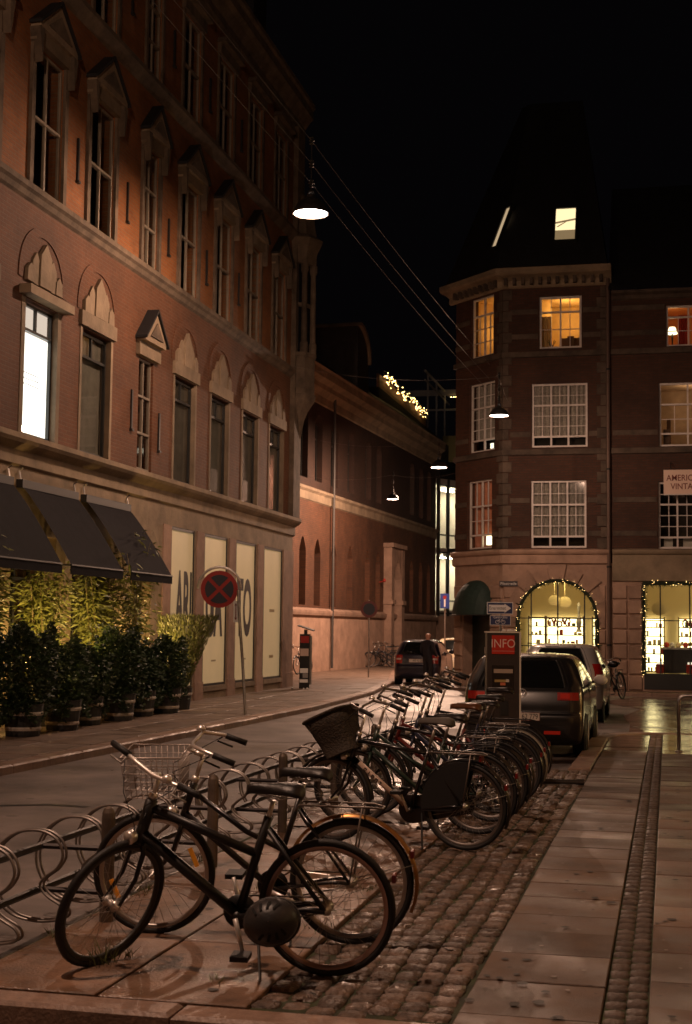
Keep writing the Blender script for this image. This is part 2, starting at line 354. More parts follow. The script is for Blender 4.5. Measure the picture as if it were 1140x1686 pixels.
# long dark tar seams and a few wet patches on the road
tar = M_('tar_seam', (.018,.016,.015), .35)
def seam(P, w):
    k = MB(); P = [Vector((*p, -.096)) for p in P]
    for a, b in zip(P[:-1], P[1:]):
        n = Vector((-(b-a).y, (b-a).x, 0)).normalized()*w/2; k.quad(a-n, b-n, b+n, a+n)
    k.build('tar_seam', tar, road)
seam([(-8.0,22.2),(-6.4,21.6),(-5,21.9),(-3.4,21.5)], .05)
seam([(-6.6,13.1),(-6.15,13.35),(-5.7,13.3)], .10)
seam([(-7.3,31.5),(-5.5,33),(-2.0,34)], .05)
cover = thing('manhole_cover', 'round iron manhole cover in the wet road beside the bike racks', 'manhole cover', (-5.4,15.2,-.1))
k = MB(); k.lathe([(.33,0),(.33,.008),(.30,.010),(.30,.006),(.02,.006)], 28); k.build('cover_plate', M_('cast_iron', (.05,.045,.04), .5, .8, nscale=20, nvar=.3), cover, rel=False)
k = MB(); k.lathe([(.40,0),(.40,.006),(.335,.006),(.335,0)], 28); k.build('rim', M_('cast_iron',(0,0,0)), cover, rel=False)

# ------------------------------------------------------------------ facade tools: a = along the wall, o = out of the wall, z = up
def fbox(mb, fn, a0, a1, o0, o1, z0, z1):
    P = [fn(a,o,z) for z in (z0,z1) for (a,o) in ((a0,o0),(a1,o0),(a1,o1),(a0,o1))]
    return mb.add(P, [(0,3,2,1),(4,5,6,7),(0,1,5,4),(1,2,6,5),(2,3,7,6),(3,0,4,7)])
def facade(fn, a0, a1, z0, z1, holes, depth=.3, o=0.):
    mb = MB()
    A = sorted({a0,a1,*[h[0] for h in holes],*[h[1] for h in holes]}); Z = sorted({z0,z1,*[h[2] for h in holes],*[h[3] for h in holes]})
    A = [a for a in A if a0 <= a <= a1]; Z = [z for z in Z if z0 <= z <= z1]
    for i in range(len(A)-1):
        for j in range(len(Z)-1):
            ca = (A[i]+A[i+1])/2; cz = (Z[j]+Z[j+1])/2
            if any(h[0] < ca < h[1] and h[2] < cz < h[3] for h in holes): continue
            mb.quad(fn(A[i],o,Z[j]), fn(A[i+1],o,Z[j]), fn(A[i+1],o,Z[j+1]), fn(A[i],o,Z[j+1]))
    for h in holes:
        b0, b1, y0, y1 = h[:4]
        for (p, q) in (((b0,y0),(b0,y1)),((b1,y0),(b1,y1)),((b0,y0),(b1,y0)),((b0,y1),(b1,y1))):
            mb.quad(fn(p[0],o,p[1]), fn(q[0],o,q[1]), fn(q[0],o-depth,q[1]), fn(p[0],o-depth,p[1]))
    return mb
def arch_fill(mb, fn, a0, a1, zs, zt, depth=.3, n=14, o=0., pointed=False, top=None):
    """masonry between a rectangular opening head and the arch springing at zs and reaching zt"""
    top = top or zt; c = (a0+a1)/2; r = (a1-a0)/2; P = []
    for i in range(n+1):
        t = PI*i/n; x = c - r*math.cos(t); s = math.sin(t)
        if pointed: s = 1 - abs(math.cos(t))**1.7
        P.append((x, zs + (zt-zs)*s))
    for (p, q) in zip(P[:-1], P[1:]):
        mb.quad(fn(p[0],o,p[1]), fn(q[0],o,q[1]), fn(q[0],o,top+.001), fn(p[0],o,top+.001))
        mb.quad(fn(p[0],o,p[1]), fn(q[0],o,q[1]), fn(q[0],o-depth,q[1]), fn(p[0],o-depth,p[1]))
    return P
def sub(o, root): o['abs_'] = 1; o['org_'] = tuple(root['org_']); return o
def window(root, fn, a0, a1, z0, z1, inset=.2, fw=.06, cols=(), rows=(), mun=None, mat=None, backing=darkroom, back=.45, bar=.05, pane=pane_m, label=None):
    f = MB(); d0, d1 = -inset-.035, -inset+.025
    fbox(f, fn, a0, a0+fw, d0, d1, z0, z1); fbox(f, fn, a1-fw, a1, d0, d1, z0, z1)
    fbox(f, fn, a0+fw, a1-fw, d0, d1-.001, z1-fw, z1); fbox(f, fn, a0+fw, a1-fw, d0, d1-.001, z0, z0+fw)
    ca = [a0+fw] + [a0+(a1-a0)*c for c in cols] + [a1-fw]; rz = [z0+fw] + [z0+(z1-z0)*c for c in rows] + [z1-fw]
    for c in ca[1:-1]: fbox(f, fn, c-bar/2, c+bar/2, d0, d1-.004, z0+fw, z1-fw)
    for r in rz[1:-1]: fbox(f, fn, a0+fw, a1-fw, d0, d1+.012, r-bar/2, r+bar/2)
    if mun:
        for i in range(len(ca)-1):
            for j in range(len(rz)-1):
                nx, ny = mun[j] if isinstance(mun[0], tuple) else mun
                for q in range(1, nx): x = ca[i]+(ca[i+1]-ca[i])*q/nx; fbox(f, fn, x-.011, x+.011, d0+.01, d1-.012, rz[j], rz[j+1])
                for q in range(1, ny): y = rz[j]+(rz[j+1]-rz[j])*q/ny; fbox(f, fn, ca[i], ca[i+1], d0+.012, d1-.014, y-.011, y+.011)
    w = sub(f.build('window', mat or frameg, root), root)
    if label: w['label'] = label
    for i in range(len(ca)-1):
        for j in range(len(rz)-1):
            p = MB(); oo = -inset-.006
            p.quad(fn(ca[i],oo,rz[j]), fn(ca[i+1],oo,rz[j]), fn(ca[i+1],oo,rz[j+1]), fn(ca[i],oo,rz[j+1])); p.build('pane', pane, w)
    if backing is not None:
        p = MB(); oo = -inset-back
        p.quad(fn(a0-.15,oo,z0-.1), fn(a1+.15,oo,z0-.1), fn(a1+.15,oo,z1+.1), fn(a0-.15,oo,z1+.1)); p.build('interior', backing, w)
    return w
def curtain(w, fn, a0, a1, z0, z1, mat, off=.34, waves=9, amp=.025):
    p = MB(); n = waves*6
    for i in range(n):
        def P(i, z): a = a0+(a1-a0)*i/n; return fn(a, -off+amp*math.sin(2*PI*waves*i/n)+.4*amp*math.sin(5.1*i/n*PI), z)
        p.quad(P(i,z0), P(i+1,z0), P(i+1,z1), P(i,z1))
    return p.build('curtain', mat, w, smooth=True)
def room(w, fn, a0, a1, z0, z1, depth, mat, inset=.3):
    p = MB(); o0, o1 = -inset, -inset-depth
    p.quad(fn(a0,o1,z0), fn(a1,o1,z0), fn(a1,o1,z1), fn(a0,o1,z1))
    for (q, r) in (((a0,z0),(a0,z1)),((a1,z0),(a1,z1)),((a0,z0),(a1,z0)),((a0,z1),(a1,z1))):
        p.quad(fn(q[0],o0,q[1]), fn(r[0],o0,r[1]), fn(r[0],o1,r[1]), fn(q[0],o1,q[1]))
    return p.build('room', mat, w)
def bulb_light(name, loc, w, col, radius=.08, parent=None):
    d = bpy.data.lights.new(name, 'POINT'); d.energy = w; d.color = col; d.shadow_soft_size = radius
    o = bpy.data.objects.new(name, d); COL.objects.link(o); o.location = loc
    if parent is not None: o.parent = parent
    return o
def cornice(fn, a0, a1, prof, ends=True):
    """moulding: prof = list of (out, z) run along the wall"""
    mb = MB(); n = len(prof)
    V = [fn(a0,o,z) for o,z in prof] + [fn(a1,o,z) for o,z in prof]
    F = [(i, i+1, i+1+n, i+n) for i in range(n-1)] + [tuple(range(n)), tuple(reversed(range(n,2*n)))]
    return mb.add(V, F)
def text_mesh(body, size, mat, parent, fn, a, z, o=.01, name='lettering', align='CENTER', sx=1., bold=0., depth=.004):
    c = bpy.data.curves.new('txt', 'FONT'); c.body = body; c.size = 1; c.align_x = align; c.align_y = 'CENTER'; c.offset = bold; c.extrude = 0; c.resolution_u = 4
    t = bpy.data.objects.new('txt', c); COL.objects.link(t); dg = bpy.context.evaluated_depsgraph_get(); dg.update()
    me = t.evaluated_get(dg).to_mesh(); vs_ = [tuple(v.co) for v in me.vertices]; fs_ = [tuple(p.vertices) for p in me.polygons]
    bpy.data.objects.remove(t); bpy.data.curves.remove(c)
    k = MB(); k.add([fn(a+x*size*sx, o, z+y*size) for (x,y,_) in vs_], fs_)
    return k.build(name, mat, parent)

# ================================================================== tall brick building on the left
fL = lambda a,o,z: (-10.85+o, a, z)
LB = thing('corner_building', 'tall orange brick building with sandstone trim and gabled windows along the street', 'building', (-10.85,30,0), absolute=True)
Y0, Y1 = -16.0, 40.0
bays = [14.9,17.5,20.1,22.68,25.15,27.82,30.3,32.9,35.5,38.05]
NAR = 27.82
g1 = []; g2 = []; g3 = []; gg = []
for c in bays:
    nar = abs(c-NAR) < .01
    g1.append((c-.42,c+.42,5.02,7.40) if nar else (c-.80,c+.80,4.98,7.40))
    g2.append((c-.45,c+.45,9.42,11.98) if nar else (c-.62,c+.62,9.42,11.98))
    g3.append((c-.43,c+.43,13.62,16.0) if nar else (c-.60,c+.60,13.62,16.0))
panels = [(29.42,31.2),(31.95,33.72),(34.48,36.22),(37.05,38.87)]
gg = [(a,b,.30,3.97) for a,b in panels] + [(c-.9,c+.9,.55,3.3) for c in (14.9,17.5,20.1,22.68,25.2)] + [(27.35,28.4,.02,2.75)]
facade(fL, Y0, Y1, -.1, 4.76, gg, .32).build('ground_floor_wall', sand, LB)
facade(fL, Y0, Y1, 4.76, 9.2, g1, .34).build('wall', brickF, LB)
facade(fL, Y0, Y1, 9.2, 13.3, g2, .30).build('wall', brickL, LB)
facade(fL, Y0, Y1, 13.3, 17.0, g3, .30).build('wall', brickL, LB)
k = MB(); k.box((-24,Y0,-.1),(-11.9,Y1-.05,17)); k.box((-24,Y1-.3,-.1),(-11.0,Y1,17)); k.build('rear_wall', brickL, LB)
# string courses and main cornice
cornice(fL, Y0, Y1+.1, [(0,4.42),(.05,4.46),(.05,4.70),(.12,4.74),(.20,4.80),(.24,4.86),(.24,4.95),(0,5.0)]).build('string_course', sand, LB)
cornice(fL, Y0, Y1-.4, [(0,9.10),(.06,9.14),(.10,9.22),(.16,9.26),(.16,9.36),(0,9.42)]).build('string_course', sand_d, LB)
cornice(fL, Y0, Y1-.4, [(0,13.22),(.05,13.26),(.12,13.36),(.18,13.42),(.18,13.52),(0,13.58)]).build('string_course', sand_d, LB)
cornice(fL, Y0, Y1+.5, [(0,16.72),(.06,16.8),(.06,17.0),(.12,17.05),(.22,17.2),(.32,17.3),(.32,17.55),(.38,17.62),(.38,17.75),(0,17.85)]).build('cornice', sand_d, LB)
k = MB(); k.add([(-10.6,Y0,17.85),(-10.6,Y1+.3,17.85),(-13.6,Y1-2,21.5),(-13.6,Y0,21.5),(-24,Y0,21.5),(-24,Y1-2,21.5),(-24,Y1,17.85),(-24,Y0,17.85)],
    [(0,1,2,3),(3,2,5,4),(1,6,5,2),(4,5,6,7)]); roofL = sub(k.build('roof', slate, LB), LB)
for c in (17.5,22.7,30.3,35.4):
    k = MB(); k.box((-12.6,c-.6,18.0),(-10.75,c+.6,19.9)); k.prism([(c-.75,19.9),(c+.75,19.9),(c,20.6)], lambda a,b,o: (o,a,b), -13, -10.65); k.build('dormer', slate, roofL)
# windows
cream = M_('cream_panel', (.72,.60,.36), .55, nscale=1.2, nvar=.06, emis=(1,.80,.42), estr=.11)  # weak emission added so the panels look backlit
glow_blind = emission('lit_blind', (1.0,.93,.84), 2.6)
lintel_m = sand
lead = M_('lead_black', (.010,.010,.011), .7, nscale=6, nvar=.4)
def hood_gable(c, W, zb, zt, out):
    k = MB(); k.prism([(c-W,zb),(c+W,zb),(c+W,zb+.08),(c,zt),(c-W,zb+.08)], lambda a,b,o: fL(a,o,b), 0, out); gab = sub(k.build('gable_hood', sand, LB), LB)
    k = MB(); k.prism([(c-W*.62,zb+.12),(c+W*.62,zb+.12),(c,zt-.22)], lambda a,b,o: fL(a,o,b), out+.002, out+.03); k.build('gable_panel', sand_d, gab)
    for sd in (-1,1):
        k = MB(); k.prism([(c+sd*(W+.07),zb+.03),(c+sd*(W+.07),zb+.09),(c,zt+.09),(c,zt+.02)], lambda a,b,o: fL(a,o,b), -.01, out+.05); k.build('lead_slope', lead, gab)
for c in bays[2:]:
    nar = abs(c-NAR) < .01; lit = abs(c-22.68) < .01
    # first floor
    if nar:
        window(LB, fL, c-.42, c+.42, 5.02, 7.40, .08, .05, (.5,), (.33,.66), mat=frameg)
        k = MB(); fbox(k, fL, c-.62, c+.62, .0, .10, 7.42, 7.72); k.build('lintel', sand, LB); hood_gable(c, .60, 7.72, 8.4, .22)
    else:
        if lit:
            w = window(LB, fL, c-.66, c+.66, 5.02, 7.36, .12, .05, (), (.80,), None, frameb, None, label='brightly lit window with a white blind')
            k = MB(); fbox(k, fL, c-.025, c+.025, -.15, -.10, 6.9, 7.32); k.build('glazing_bar', frameb, w)
            k = MB(); k.quad(fL(c-.64,-.17,5.04), fL(c+.64,-.17,5.04), fL(c+.64,-.17,6.86), fL(c-.64,-.17,6.86)); k.build('blind', glow_blind, w)
            k = MB(); k.quad(fL(c-.64,-.19,6.84), fL(c+.64,-.19,6.84), fL(c+.64,-.19,7.36), fL(c-.64,-.19,7.36)); k.build('upper_blind', emission('lit_blind_upper', (1.0,.80,.66), 1.0), w)
            for r_ in range(3):
                for q_ in range(7): k = MB(); fbox(k, fL, c-.3+q_*.09, c-.25+q_*.09, -.168, -.166, 5.95+r_*.1, 5.97+r_*.1); k.build('printed_dash', M_('print_grey', (.1,.1,.1), .8), w)
            k = MB(); fbox(k, fL, c-.9, c+.92, .0, .22, 7.42, 7.58); k.build('lintel', sand, LB)
        else:
            w = window(LB, fL, c-.70, c+.70, 5.02, 7.36, .12, .05, (), (.80,), None, frameb, M_('grey_blind', (.13,.12,.095), .8, nscale=3, nvar=.3), .07)
            k = MB(); fbox(k, fL, c-.025, c+.025, -.15, -.10, 6.9, 7.32); k.build('glazing_bar', frameb, w)
            k = MB(); fbox(k, fL, c-.86, c+.86, .0, .07, 7.42, 7.70); k.build('lintel', sand, LB)
        # stone jambs inside the opening
        k = MB(); fbox(k, fL, c-.80, c-.70 if not lit else c-.66, -.24, .015, 5.0, 7.41); k.build('jamb', sand, LB)
        k = MB(); fbox(k, fL, c+.70 if not lit else c+.66, c+.80, -.24, .015, 5.0, 7.41); k.build('jamb', sand, LB)
        # relieving arch and carved tympanum
        k = MB(); n = 20; P = [(c+.98*math.cos(PI*i/n), 7.72+1.05*(math.sin(PI*i/n)**.85)) for i in range(n+1)]; Q = [(c+.82*math.cos(PI*i/n), 7.72+.88*(math.sin(PI*i/n)**.85)) for i in range(n+1)]
        for i in range(n):
            k.quad(fL(P[i][0],.022,P[i][1]), fL(P[i+1][0],.022,P[i+1][1]), fL(Q[i+1][0],.022,Q[i+1][1]), fL(Q[i][0],.022,Q[i][1]))
            k.quad(fL(P[i][0],.022,P[i][1]), fL(P[i+1][0],.022,P[i+1][1]), fL(P[i+1][0],0,P[i+1][1]), fL(P[i][0],0,P[i][1]))
            k.quad(fL(Q[i][0],.022,Q[i][1]), fL(Q[i+1][0],.022,Q[i+1][1]), fL(Q[i+1][0],0,Q[i+1][1]), fL(Q[i][0],0,Q[i][1]))
        k.build('relieving_arch', brickF, LB)
        k = MB()
        for (u0,u1,h) in ((-.72,-.44,.34),(-.5,-.18,.58),(-.24,.24,.80),(.18,.5,.58),(.44,.72,.34)):
            P = [(c+u0,7.70),(c+u1,7.70),(c+u1-.02,7.70+h*.7),(c+(u0+u1)/2,7.70+h),(c+u0+.02,7.70+h*.7)]
            k.prism(P, lambda a,b,o: fL(a,o,b), 0, .045+.03*(h>.7)+.02*(h<.4))
        k.build('carved_tympanum', sand, LB)
    # second floor
    hw = .45 if nar else .62
    window(LB, fL, c-hw, c+hw, 9.44, 11.96, .05, .05, (.5,), ((.33,.66) if nar else (.5,)), None, frameg)
    for e in (c-hw-.14, c+hw): k = MB(); fbox(k, fL, e, e+.14, .0, .06, 9.42, 11.98); k.build('jamb', sand_d, LB)
    k = MB(); fbox(k, fL, c-hw-.16, c+hw+.16, 0, .12, 11.98, 12.22); k.build('lintel', sand, LB)
    # gabled hood: recessed tympanum under two raking mouldings that stand well out of the wall
    hood_gable(c, hw+.16, 12.22, 12.90, .20)
    for sd in (-1,1):
        k = MB(); k.prism([(c+sd*(hw+.06),11.6),(c+sd*(hw+.2),12.2),(c+sd*(hw+.0),12.22)], lambda a,b,o: fL(a,o,b), 0, .2); k.build('console', sand_d, LB)
    # third floor
    hw = .43 if nar else .60
    window(LB, fL, c-hw, c+hw, 13.64, 15.98, .05, .05, (.5,), ((.33,.66) if nar else (.5,)), None, frameg)
    for e in (c-hw-.12, c+hw): k = MB(); fbox(k, fL, e, e+.12, .0, .05, 13.62, 16.0); k.build('jamb', sand_d, LB)
    k = MB(); fbox(k, fL, c-hw-.16, c+hw+.16, 0, .10, 16.0, 16.26); k.prism([(c-hw-.22,16.26),(c+hw+.22,16.26),(c+hw+.1,16.42),(c,16.52),(c-hw-.1,16.42)], lambda a,b,o: fL(a,o,b), 0, .24); k.build('hood_mould', sand_d, LB)
# wrought-iron wall anchors between the windows
for (a,z) in ((27.0,6.2),(28.62,5.95),(26.5,10.45),(28.95,10.4),(24.0,10.5),(31.6,10.4),(34.2,10.5),(24.05,14.9),(29.05,14.8),(31.6,14.7),(34.2,14.6),(26.5,14.9)):
    k = MB(); fbox(k, fL, a-.03, a+.03, 0, .04, z-.42, z+.42); fbox(k, fL, a-.05, a+.05, 0, .07, z-.45, z-.40); k.build('wall_anchor', iron, LB)
# shop windows closed with cream panels and big lettering
grey_ltr = M_('lettering_grey', (.055,.05,.047), .6)
for i, (a,b) in enumerate(panels):
    w = sub(MB().build('shop_window', frameb, LB), LB)
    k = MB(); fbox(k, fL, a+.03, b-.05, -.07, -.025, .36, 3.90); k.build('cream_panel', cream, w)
    k = MB(); fbox(k, fL, a, a+.03, -.28, -.005, .3, 3.97); fbox(k, fL, b-.05, b, -.28, -.005, .3, 3.97); fbox(k, fL, a+.03, b-.05, -.28, -.005, 3.9, 3.97); fbox(k, fL, a+.03, b-.05, -.28, -.005, .3, .36); k.build('frame', frameb, w)
    k = MB(); fbox(k, fL, a-.02, b+.02, -.3, .04, .18, .30); k.build('sill', sand, LB)
    txt = ('ARI','GA','TO','')[i]
    if txt: text_mesh(txt, 2.0, grey_ltr, w, fL, (a+b)/2 + (.28 if i == 0 else -.05), 2.16, -.02, sx=(.36 if i == 0 else .46), bold=.035)
    for (zz, ww) in ((.92,.34),) if i < 3 else ((.92,.40),(2.2,.5)):
        k = MB(); fbox(k, fL, (a+b)/2-ww/2, (a+b)/2+ww/2, -.024, -.021, zz-.04, zz+.04 if i==3 else zz); k.build('small_print', M_('print_tan', (.42,.33,.17), .6), w)
for a in (29.32,31.58,34.1,36.64,39.0):
    k = MB(); fbox(k, fL, a-.26 if a < 39 else a-.05, a+.26 if a < 39 else 40.05, 0, .025, -.1, 3.98); fbox(k, fL, a-.3 if a < 39 else a-.09, a+.3 if a < 39 else 40.08, 0, .05, -.1, .42); k.build('pier', pinkstone, LB)
# restaurant front behind the planting
warmwall = M_('warm_plaster', (.55,.42,.26), .8, nscale=2, nvar=.25)
for c in (20.1,22.68,25.2):
    w = window(LB, fL, c-.88, c+.88, .58, 3.28, .24, .07, (.33,.66), (.72,), None, frameb, warmwall, 1.6)
k = MB(); fbox(k, fL, 27.37, 28.38, -.26, -.2, .02, 2.73); dd = sub(k.build('door', M_('door_grey', (.10,.095,.085), .5, nscale=3, nvar=.2), LB), LB)
k = MB(); fbox(k, fL, 27.45, 27.8, -.195, -.185, .5, 2.55); k.build('door_glass', pane_m, dd)
k = MB(); k.tube([fL(28.25,-.17,.95), fL(28.25,-.12,.95), fL(28.25,-.12,1.15), fL(28.25,-.17,1.15)], .012, 6); k.build('handle', chrome, dd)
k = MB(); fbox(k, fL, 27.15, 28.6, 0, .16, 2.75, 3.0); k.prism([(27.1,3.0),(28.7,3.0),(27.9,3.75)], lambda a,b,o: fL(a,o,b), 0, .22); k.build('door_pediment', sand, LB)
# corner oriel with corbel
oc = (-10.92,40.12)
k = MB(); k.lathe([(0.096,6.9),(0.240,7.4),(0.336,7.9),(0.440,8.15),(0.640,8.45),(0.688,8.6),(0.688,8.66)], 8, (*oc,0)); orl = sub(k.build('corner_oriel', sand_d, LB), LB)
k = MB(); k.lathe([(0.640,8.66),(0.640,9.75),(0.688,9.8),(0.688,9.9)], 8, (*oc,0)); k.build('parapet', sand_d, orl)
k = MB(); k.lathe([(0.480,9.9),(0.480,12.6)], 8, (*oc,0)); k.build('glazing', M_('dark_pane', (.01,.01,.012), .08), orl)
for i in range(8):
    a = PI/8*0 + i*PI/4; k = MB(); x = oc[0]+.56*math.cos(a); y = oc[1]+.56*math.sin(a); k.lathe([(0.120,9.9),(0.120,10.2),(0.088,10.25),(0.080,12.3),(0.120,12.4),(0.120,12.6)], 8, (x,y,0)); k.build('column', sand_d, orl)
k = MB(); k.lathe([(0.532,11.3),(0.532,11.42)], 8, (*oc,0)); k.build('transom', sand_d, orl)
k = MB(); k.lathe([(0.640,12.6),(0.656,12.9),(0.688,13.0),(0.816,13.25),(0.840,13.35),(0.784,13.4),(0.640,13.5),(0.576,13.9),(0.576,14.3),(0.400,14.7),(0.080,15.0)], 8, (*oc,0)); k.build('entablature', sand_d, orl)
k = MB(); k.box((-11.05,39.45,4.98),(-10.70,40.2,16.75)); k.build('corner_pier', sand_d, LB)

# ================================================================== low brick building beyond
sB, cB = math.sin(rad(3)), math.cos(rad(3))
fM = lambda a,o,z: (-13.89+a*sB+o*cB, 50.5+a*cB-o*sB, z)
MBd = thing('brick_building', 'low dark red brick building with narrow arched windows and sandstone bands down the street', 'building', fM(8,0,0), absolute=True)
wins = [-2.6+3.9, 0]; A_w = [-6.3,-4.2,-2.1,0.1,2.0,3.9,6.2,8.8,11.4,13.3,19.9,22.1,24.3]
A_w = [-6.0,-3.6,-1.6,1.85,3.8,6.1,8.6,11.5,13.4,20.2,22.3,24.2]
lowh = [(a-.42,a+.42,2.62,5.3) for a in A_w]; uph = [(a-.5,a+.5,7.6,10.3) for a in A_w]
port = (14.5,17.1)
wl_ = facade(fM, -9, 26, 2.35, 7.0, lowh+[(port[0]+.5,port[1]-.5,2.35,4.2)], .5)
for h in lowh: arch_fill(wl_, fM, h[0], h[1], 4.75, 5.3, .5, 10, pointed=True)
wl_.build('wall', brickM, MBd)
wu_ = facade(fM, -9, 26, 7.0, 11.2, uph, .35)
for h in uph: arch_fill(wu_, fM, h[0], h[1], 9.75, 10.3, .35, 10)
wu_.build('wall', brick('brick_red_shaded', (.045,.018,.010), (.034,.014,.008), (.028,.02,.014), (.05,1,0)), MBd)  # upper storey in darker brick: shade above the lamp cutoff put into the colour
facade(fM, -9, 26, -.1, 2.35, [(port[0]+.5,port[1]-.5,.15,2.35)], .3, o=.06).build('plinth', pinkstone, MBd)
cornice(fM, -9, 26, [(.06,2.18),(.16,2.24),(.18,2.34),(.18,2.42),(0,2.52)]).build('ledge', pinkstone, MBd)
cornice(fM, -9, 26, [(0,6.72),(.06,6.76),(.06,7.06),(.16,7.14),(.16,7.24),(0,7.3)]).build('string_course', sand, MBd)
cornice(fM, -9, 26, [(0,10.75),(.06,10.8),(.06,11.1),(.3,11.3),(.3,11.5),(.52,11.65),(.52,11.95),(.58,12.05),(0,12.2)]).build('cornice', sand, MBd)
k = MB(); P = [fM(-9,-.3,-.1), fM(26,-.3,-.1), fM(26,-12,-.1), fM(-9,-12,-.1)]; k.prism([(p[0],p[1]) for p in [fM(-9,-.55,0), fM(26,-.55,0), fM(26,-12,0), fM(-9,-12,0)]], lambda a,b,c: (a,b,c), -.1, 11.5); k.build('rear_wall', brickM, MBd)
k = MB(); k.add([fM(-9,.4,12.15), fM(26,.4,12.15), fM(26,-4,15.3), fM(-9,-4,15.3), fM(-9,-10,15.3), fM(26,-10,15.3), fM(-9,-12,12), fM(26,-12,12)], [(0,1,2,3),(3,2,5,4),(4,5,7,6),(0,3,4,6),(1,2,5,7)]); rfM = sub(k.build('roof', slate, MBd), MBd)
k = MB(); n = 10
Pd = [(10.2,12.4)] + [(10.2,14.0)] + [(10.2+1.9*math.sin(PI/2*i/n), 14.0+1.5*math.cos(PI/2*i/n)) for i in range(n+1)] + [(12.1,12.4)]
k.prism(Pd, lambda a,b,o: fM(a,o,b), -2.2, -.2); k.build('dormer', M_('zinc_grey', (.05,.047,.044), .5, nscale=3, nvar=.3), rfM)
k = MB(); k.prism([(x,z+.03) for x,z in Pd[2:-1]]+[(x-.12,z-.12) for x,z in reversed(Pd[2:-1])], lambda a,b,o: fM(a,o,b), -2.3, -.05); k.build('dormer_coping', sand, rfM)
lit_m = emission('lit_window_pale', (1.0,.82,.55), .9)
for i, a in enumerate(A_w):
    lit = i in (1,2)
    w = window(MBd, fM, a-.40, a+.40, 2.64, 5.28, .40, .045, (.5,), (.66,), (1,3), frameb, lit_m if lit else darkroom, .1 if lit else .3, label='lit narrow arched window' if lit else None)
    window(MBd, fM, a-.48, a+.48, 7.62, 10.28, .26, .05, (.5,), (.66,), None, frameb, darkroom, .3)
for a in (5.5,):
    k = MB(); k.tube([fM(a,.16,.1), fM(a,.16,11.3)], .055, 8); k.build('downpipe', M_('zinc_pipe', (.10,.095,.09), .5, .6), MBd)
# sandstone portal
k = MB(); fbox(k, fM, port[0], port[0]+.55, 0, .4, -.1, 5.6); fbox(k, fM, port[1]-.55, port[1], 0, .4, -.1, 5.6); prt = sub(k.build('portal', pinkstone, MBd), MBd)
k = MB(); arch_fill(k, lambda a,o,z: fM(a,o+.38,z), port[0]+.55, port[1]-.55, 4.1, 5.0, .3, 12, pointed=True, top=5.6); fbox(k, fM, port[0]-.1, port[1]+.1, 0, .5, 5.6, 5.8); k.build('portal_arch', pinkstone, prt)
k = MB(); fbox(k, fM, port[0]-.06, port[0]+.6, 0, .48, 2.9, 3.1); fbox(k, fM, port[1]-.6, port[1]+.06, 0, .48, 2.9, 3.1); k.build('capital', pinkstone, prt)
k = MB(); fbox(k, fM, port[0]+.5, port[1]-.5, -.25, -.2, .15, 4.9); k.build('door', M_('oak_dark', (.035,.022,.014), .6, nscale=5, nvar=.3), prt)
k = MB(); k.tube([fM(13.6,.02,3.9), fM(13.6,.25,3.95)], .02, 6); k.lathe([(.02,0),(.07,.05),(.07,.12),(.02,.18)], 8, fM(13.6,.27,3.9)); k.build('alarm_bell', M_('alarm_red', (.4,.03,.02), .4), MBd)

# ================================================================== glazed building at the end of the street
GB = thing('glazed_building', 'modern glass fronted building with dark mullions, lit inside, at the street end', 'building', (-12.4,77.5,0), absolute=True)
ga = math.atan2(1.6,3.4); fG = lambda a,o,z: (-12.55+a*math.sin(ga)+o*math.cos(ga), 77.2+a*math.cos(ga)-o*math.sin(ga), z)
k = MB(); fbox(k, fG, 0, 9, -7, 0, -.1, 2.5); k.build('base_wall', pinkstone, GB)
k = MB(); fbox(k, fG, 0, 9, -7, -2.2, 2.5, 10.2); k.build('core_wall', M_('white_plaster', (.6,.56,.48), .8), GB)
k = MB(); fbox(k, fG, -.2, 9, -7, .25, 10.2, 10.6); k.build('roof_slab', slate, GB)
for z in (2.5,6.0,9.9):
    k = MB(); fbox(k, fG, 0, 9, -2.2, .02, z, z+.3); k.build('floor_slab', M_('floor_slab_grey', (.3,.28,.25), .7), GB)
for i in range(10):
    k = MB(); fbox(k, fG, i*.95-.03, i*.95+.03, -.06, .16, 2.5, 10.2); k.build('mullion', frameb, GB)
for z in (2.6,6.0,7.0,9.8,3.3):
    k = MB(); fbox(k, fG, 0, 9, -.05, .10, z, z+.08); k.build('transom', frameb, GB)
for i in range(9):
    for (z0,z1) in ((2.8,6.0),(6.3,9.9)):
        k = MB(); k.quad(fG(i*.95,-.02,z0), fG(i*.95+.95,-.02,z0), fG(i*.95+.95,-.02,z1), fG(i*.95,-.02,z1)); k.build('pane', pane_m, GB)
tubem = emission('ceiling_lamp_white', (1,.84,.58), 110)
for z in (5.85,9.75):
    for i in range(5):
        k = MB(); fbox(k, fG, i*1.9+.3, i*1.9+1.4, -1.3, -1.1, z, z+.03); k.build('ceiling_lamp', tubem, GB)
k = MB(); fbox(k, fG, 1.15, 1.35, -.4, 1.3, 5.9, 6.3); k.build('projecting_box', blackm, GB)
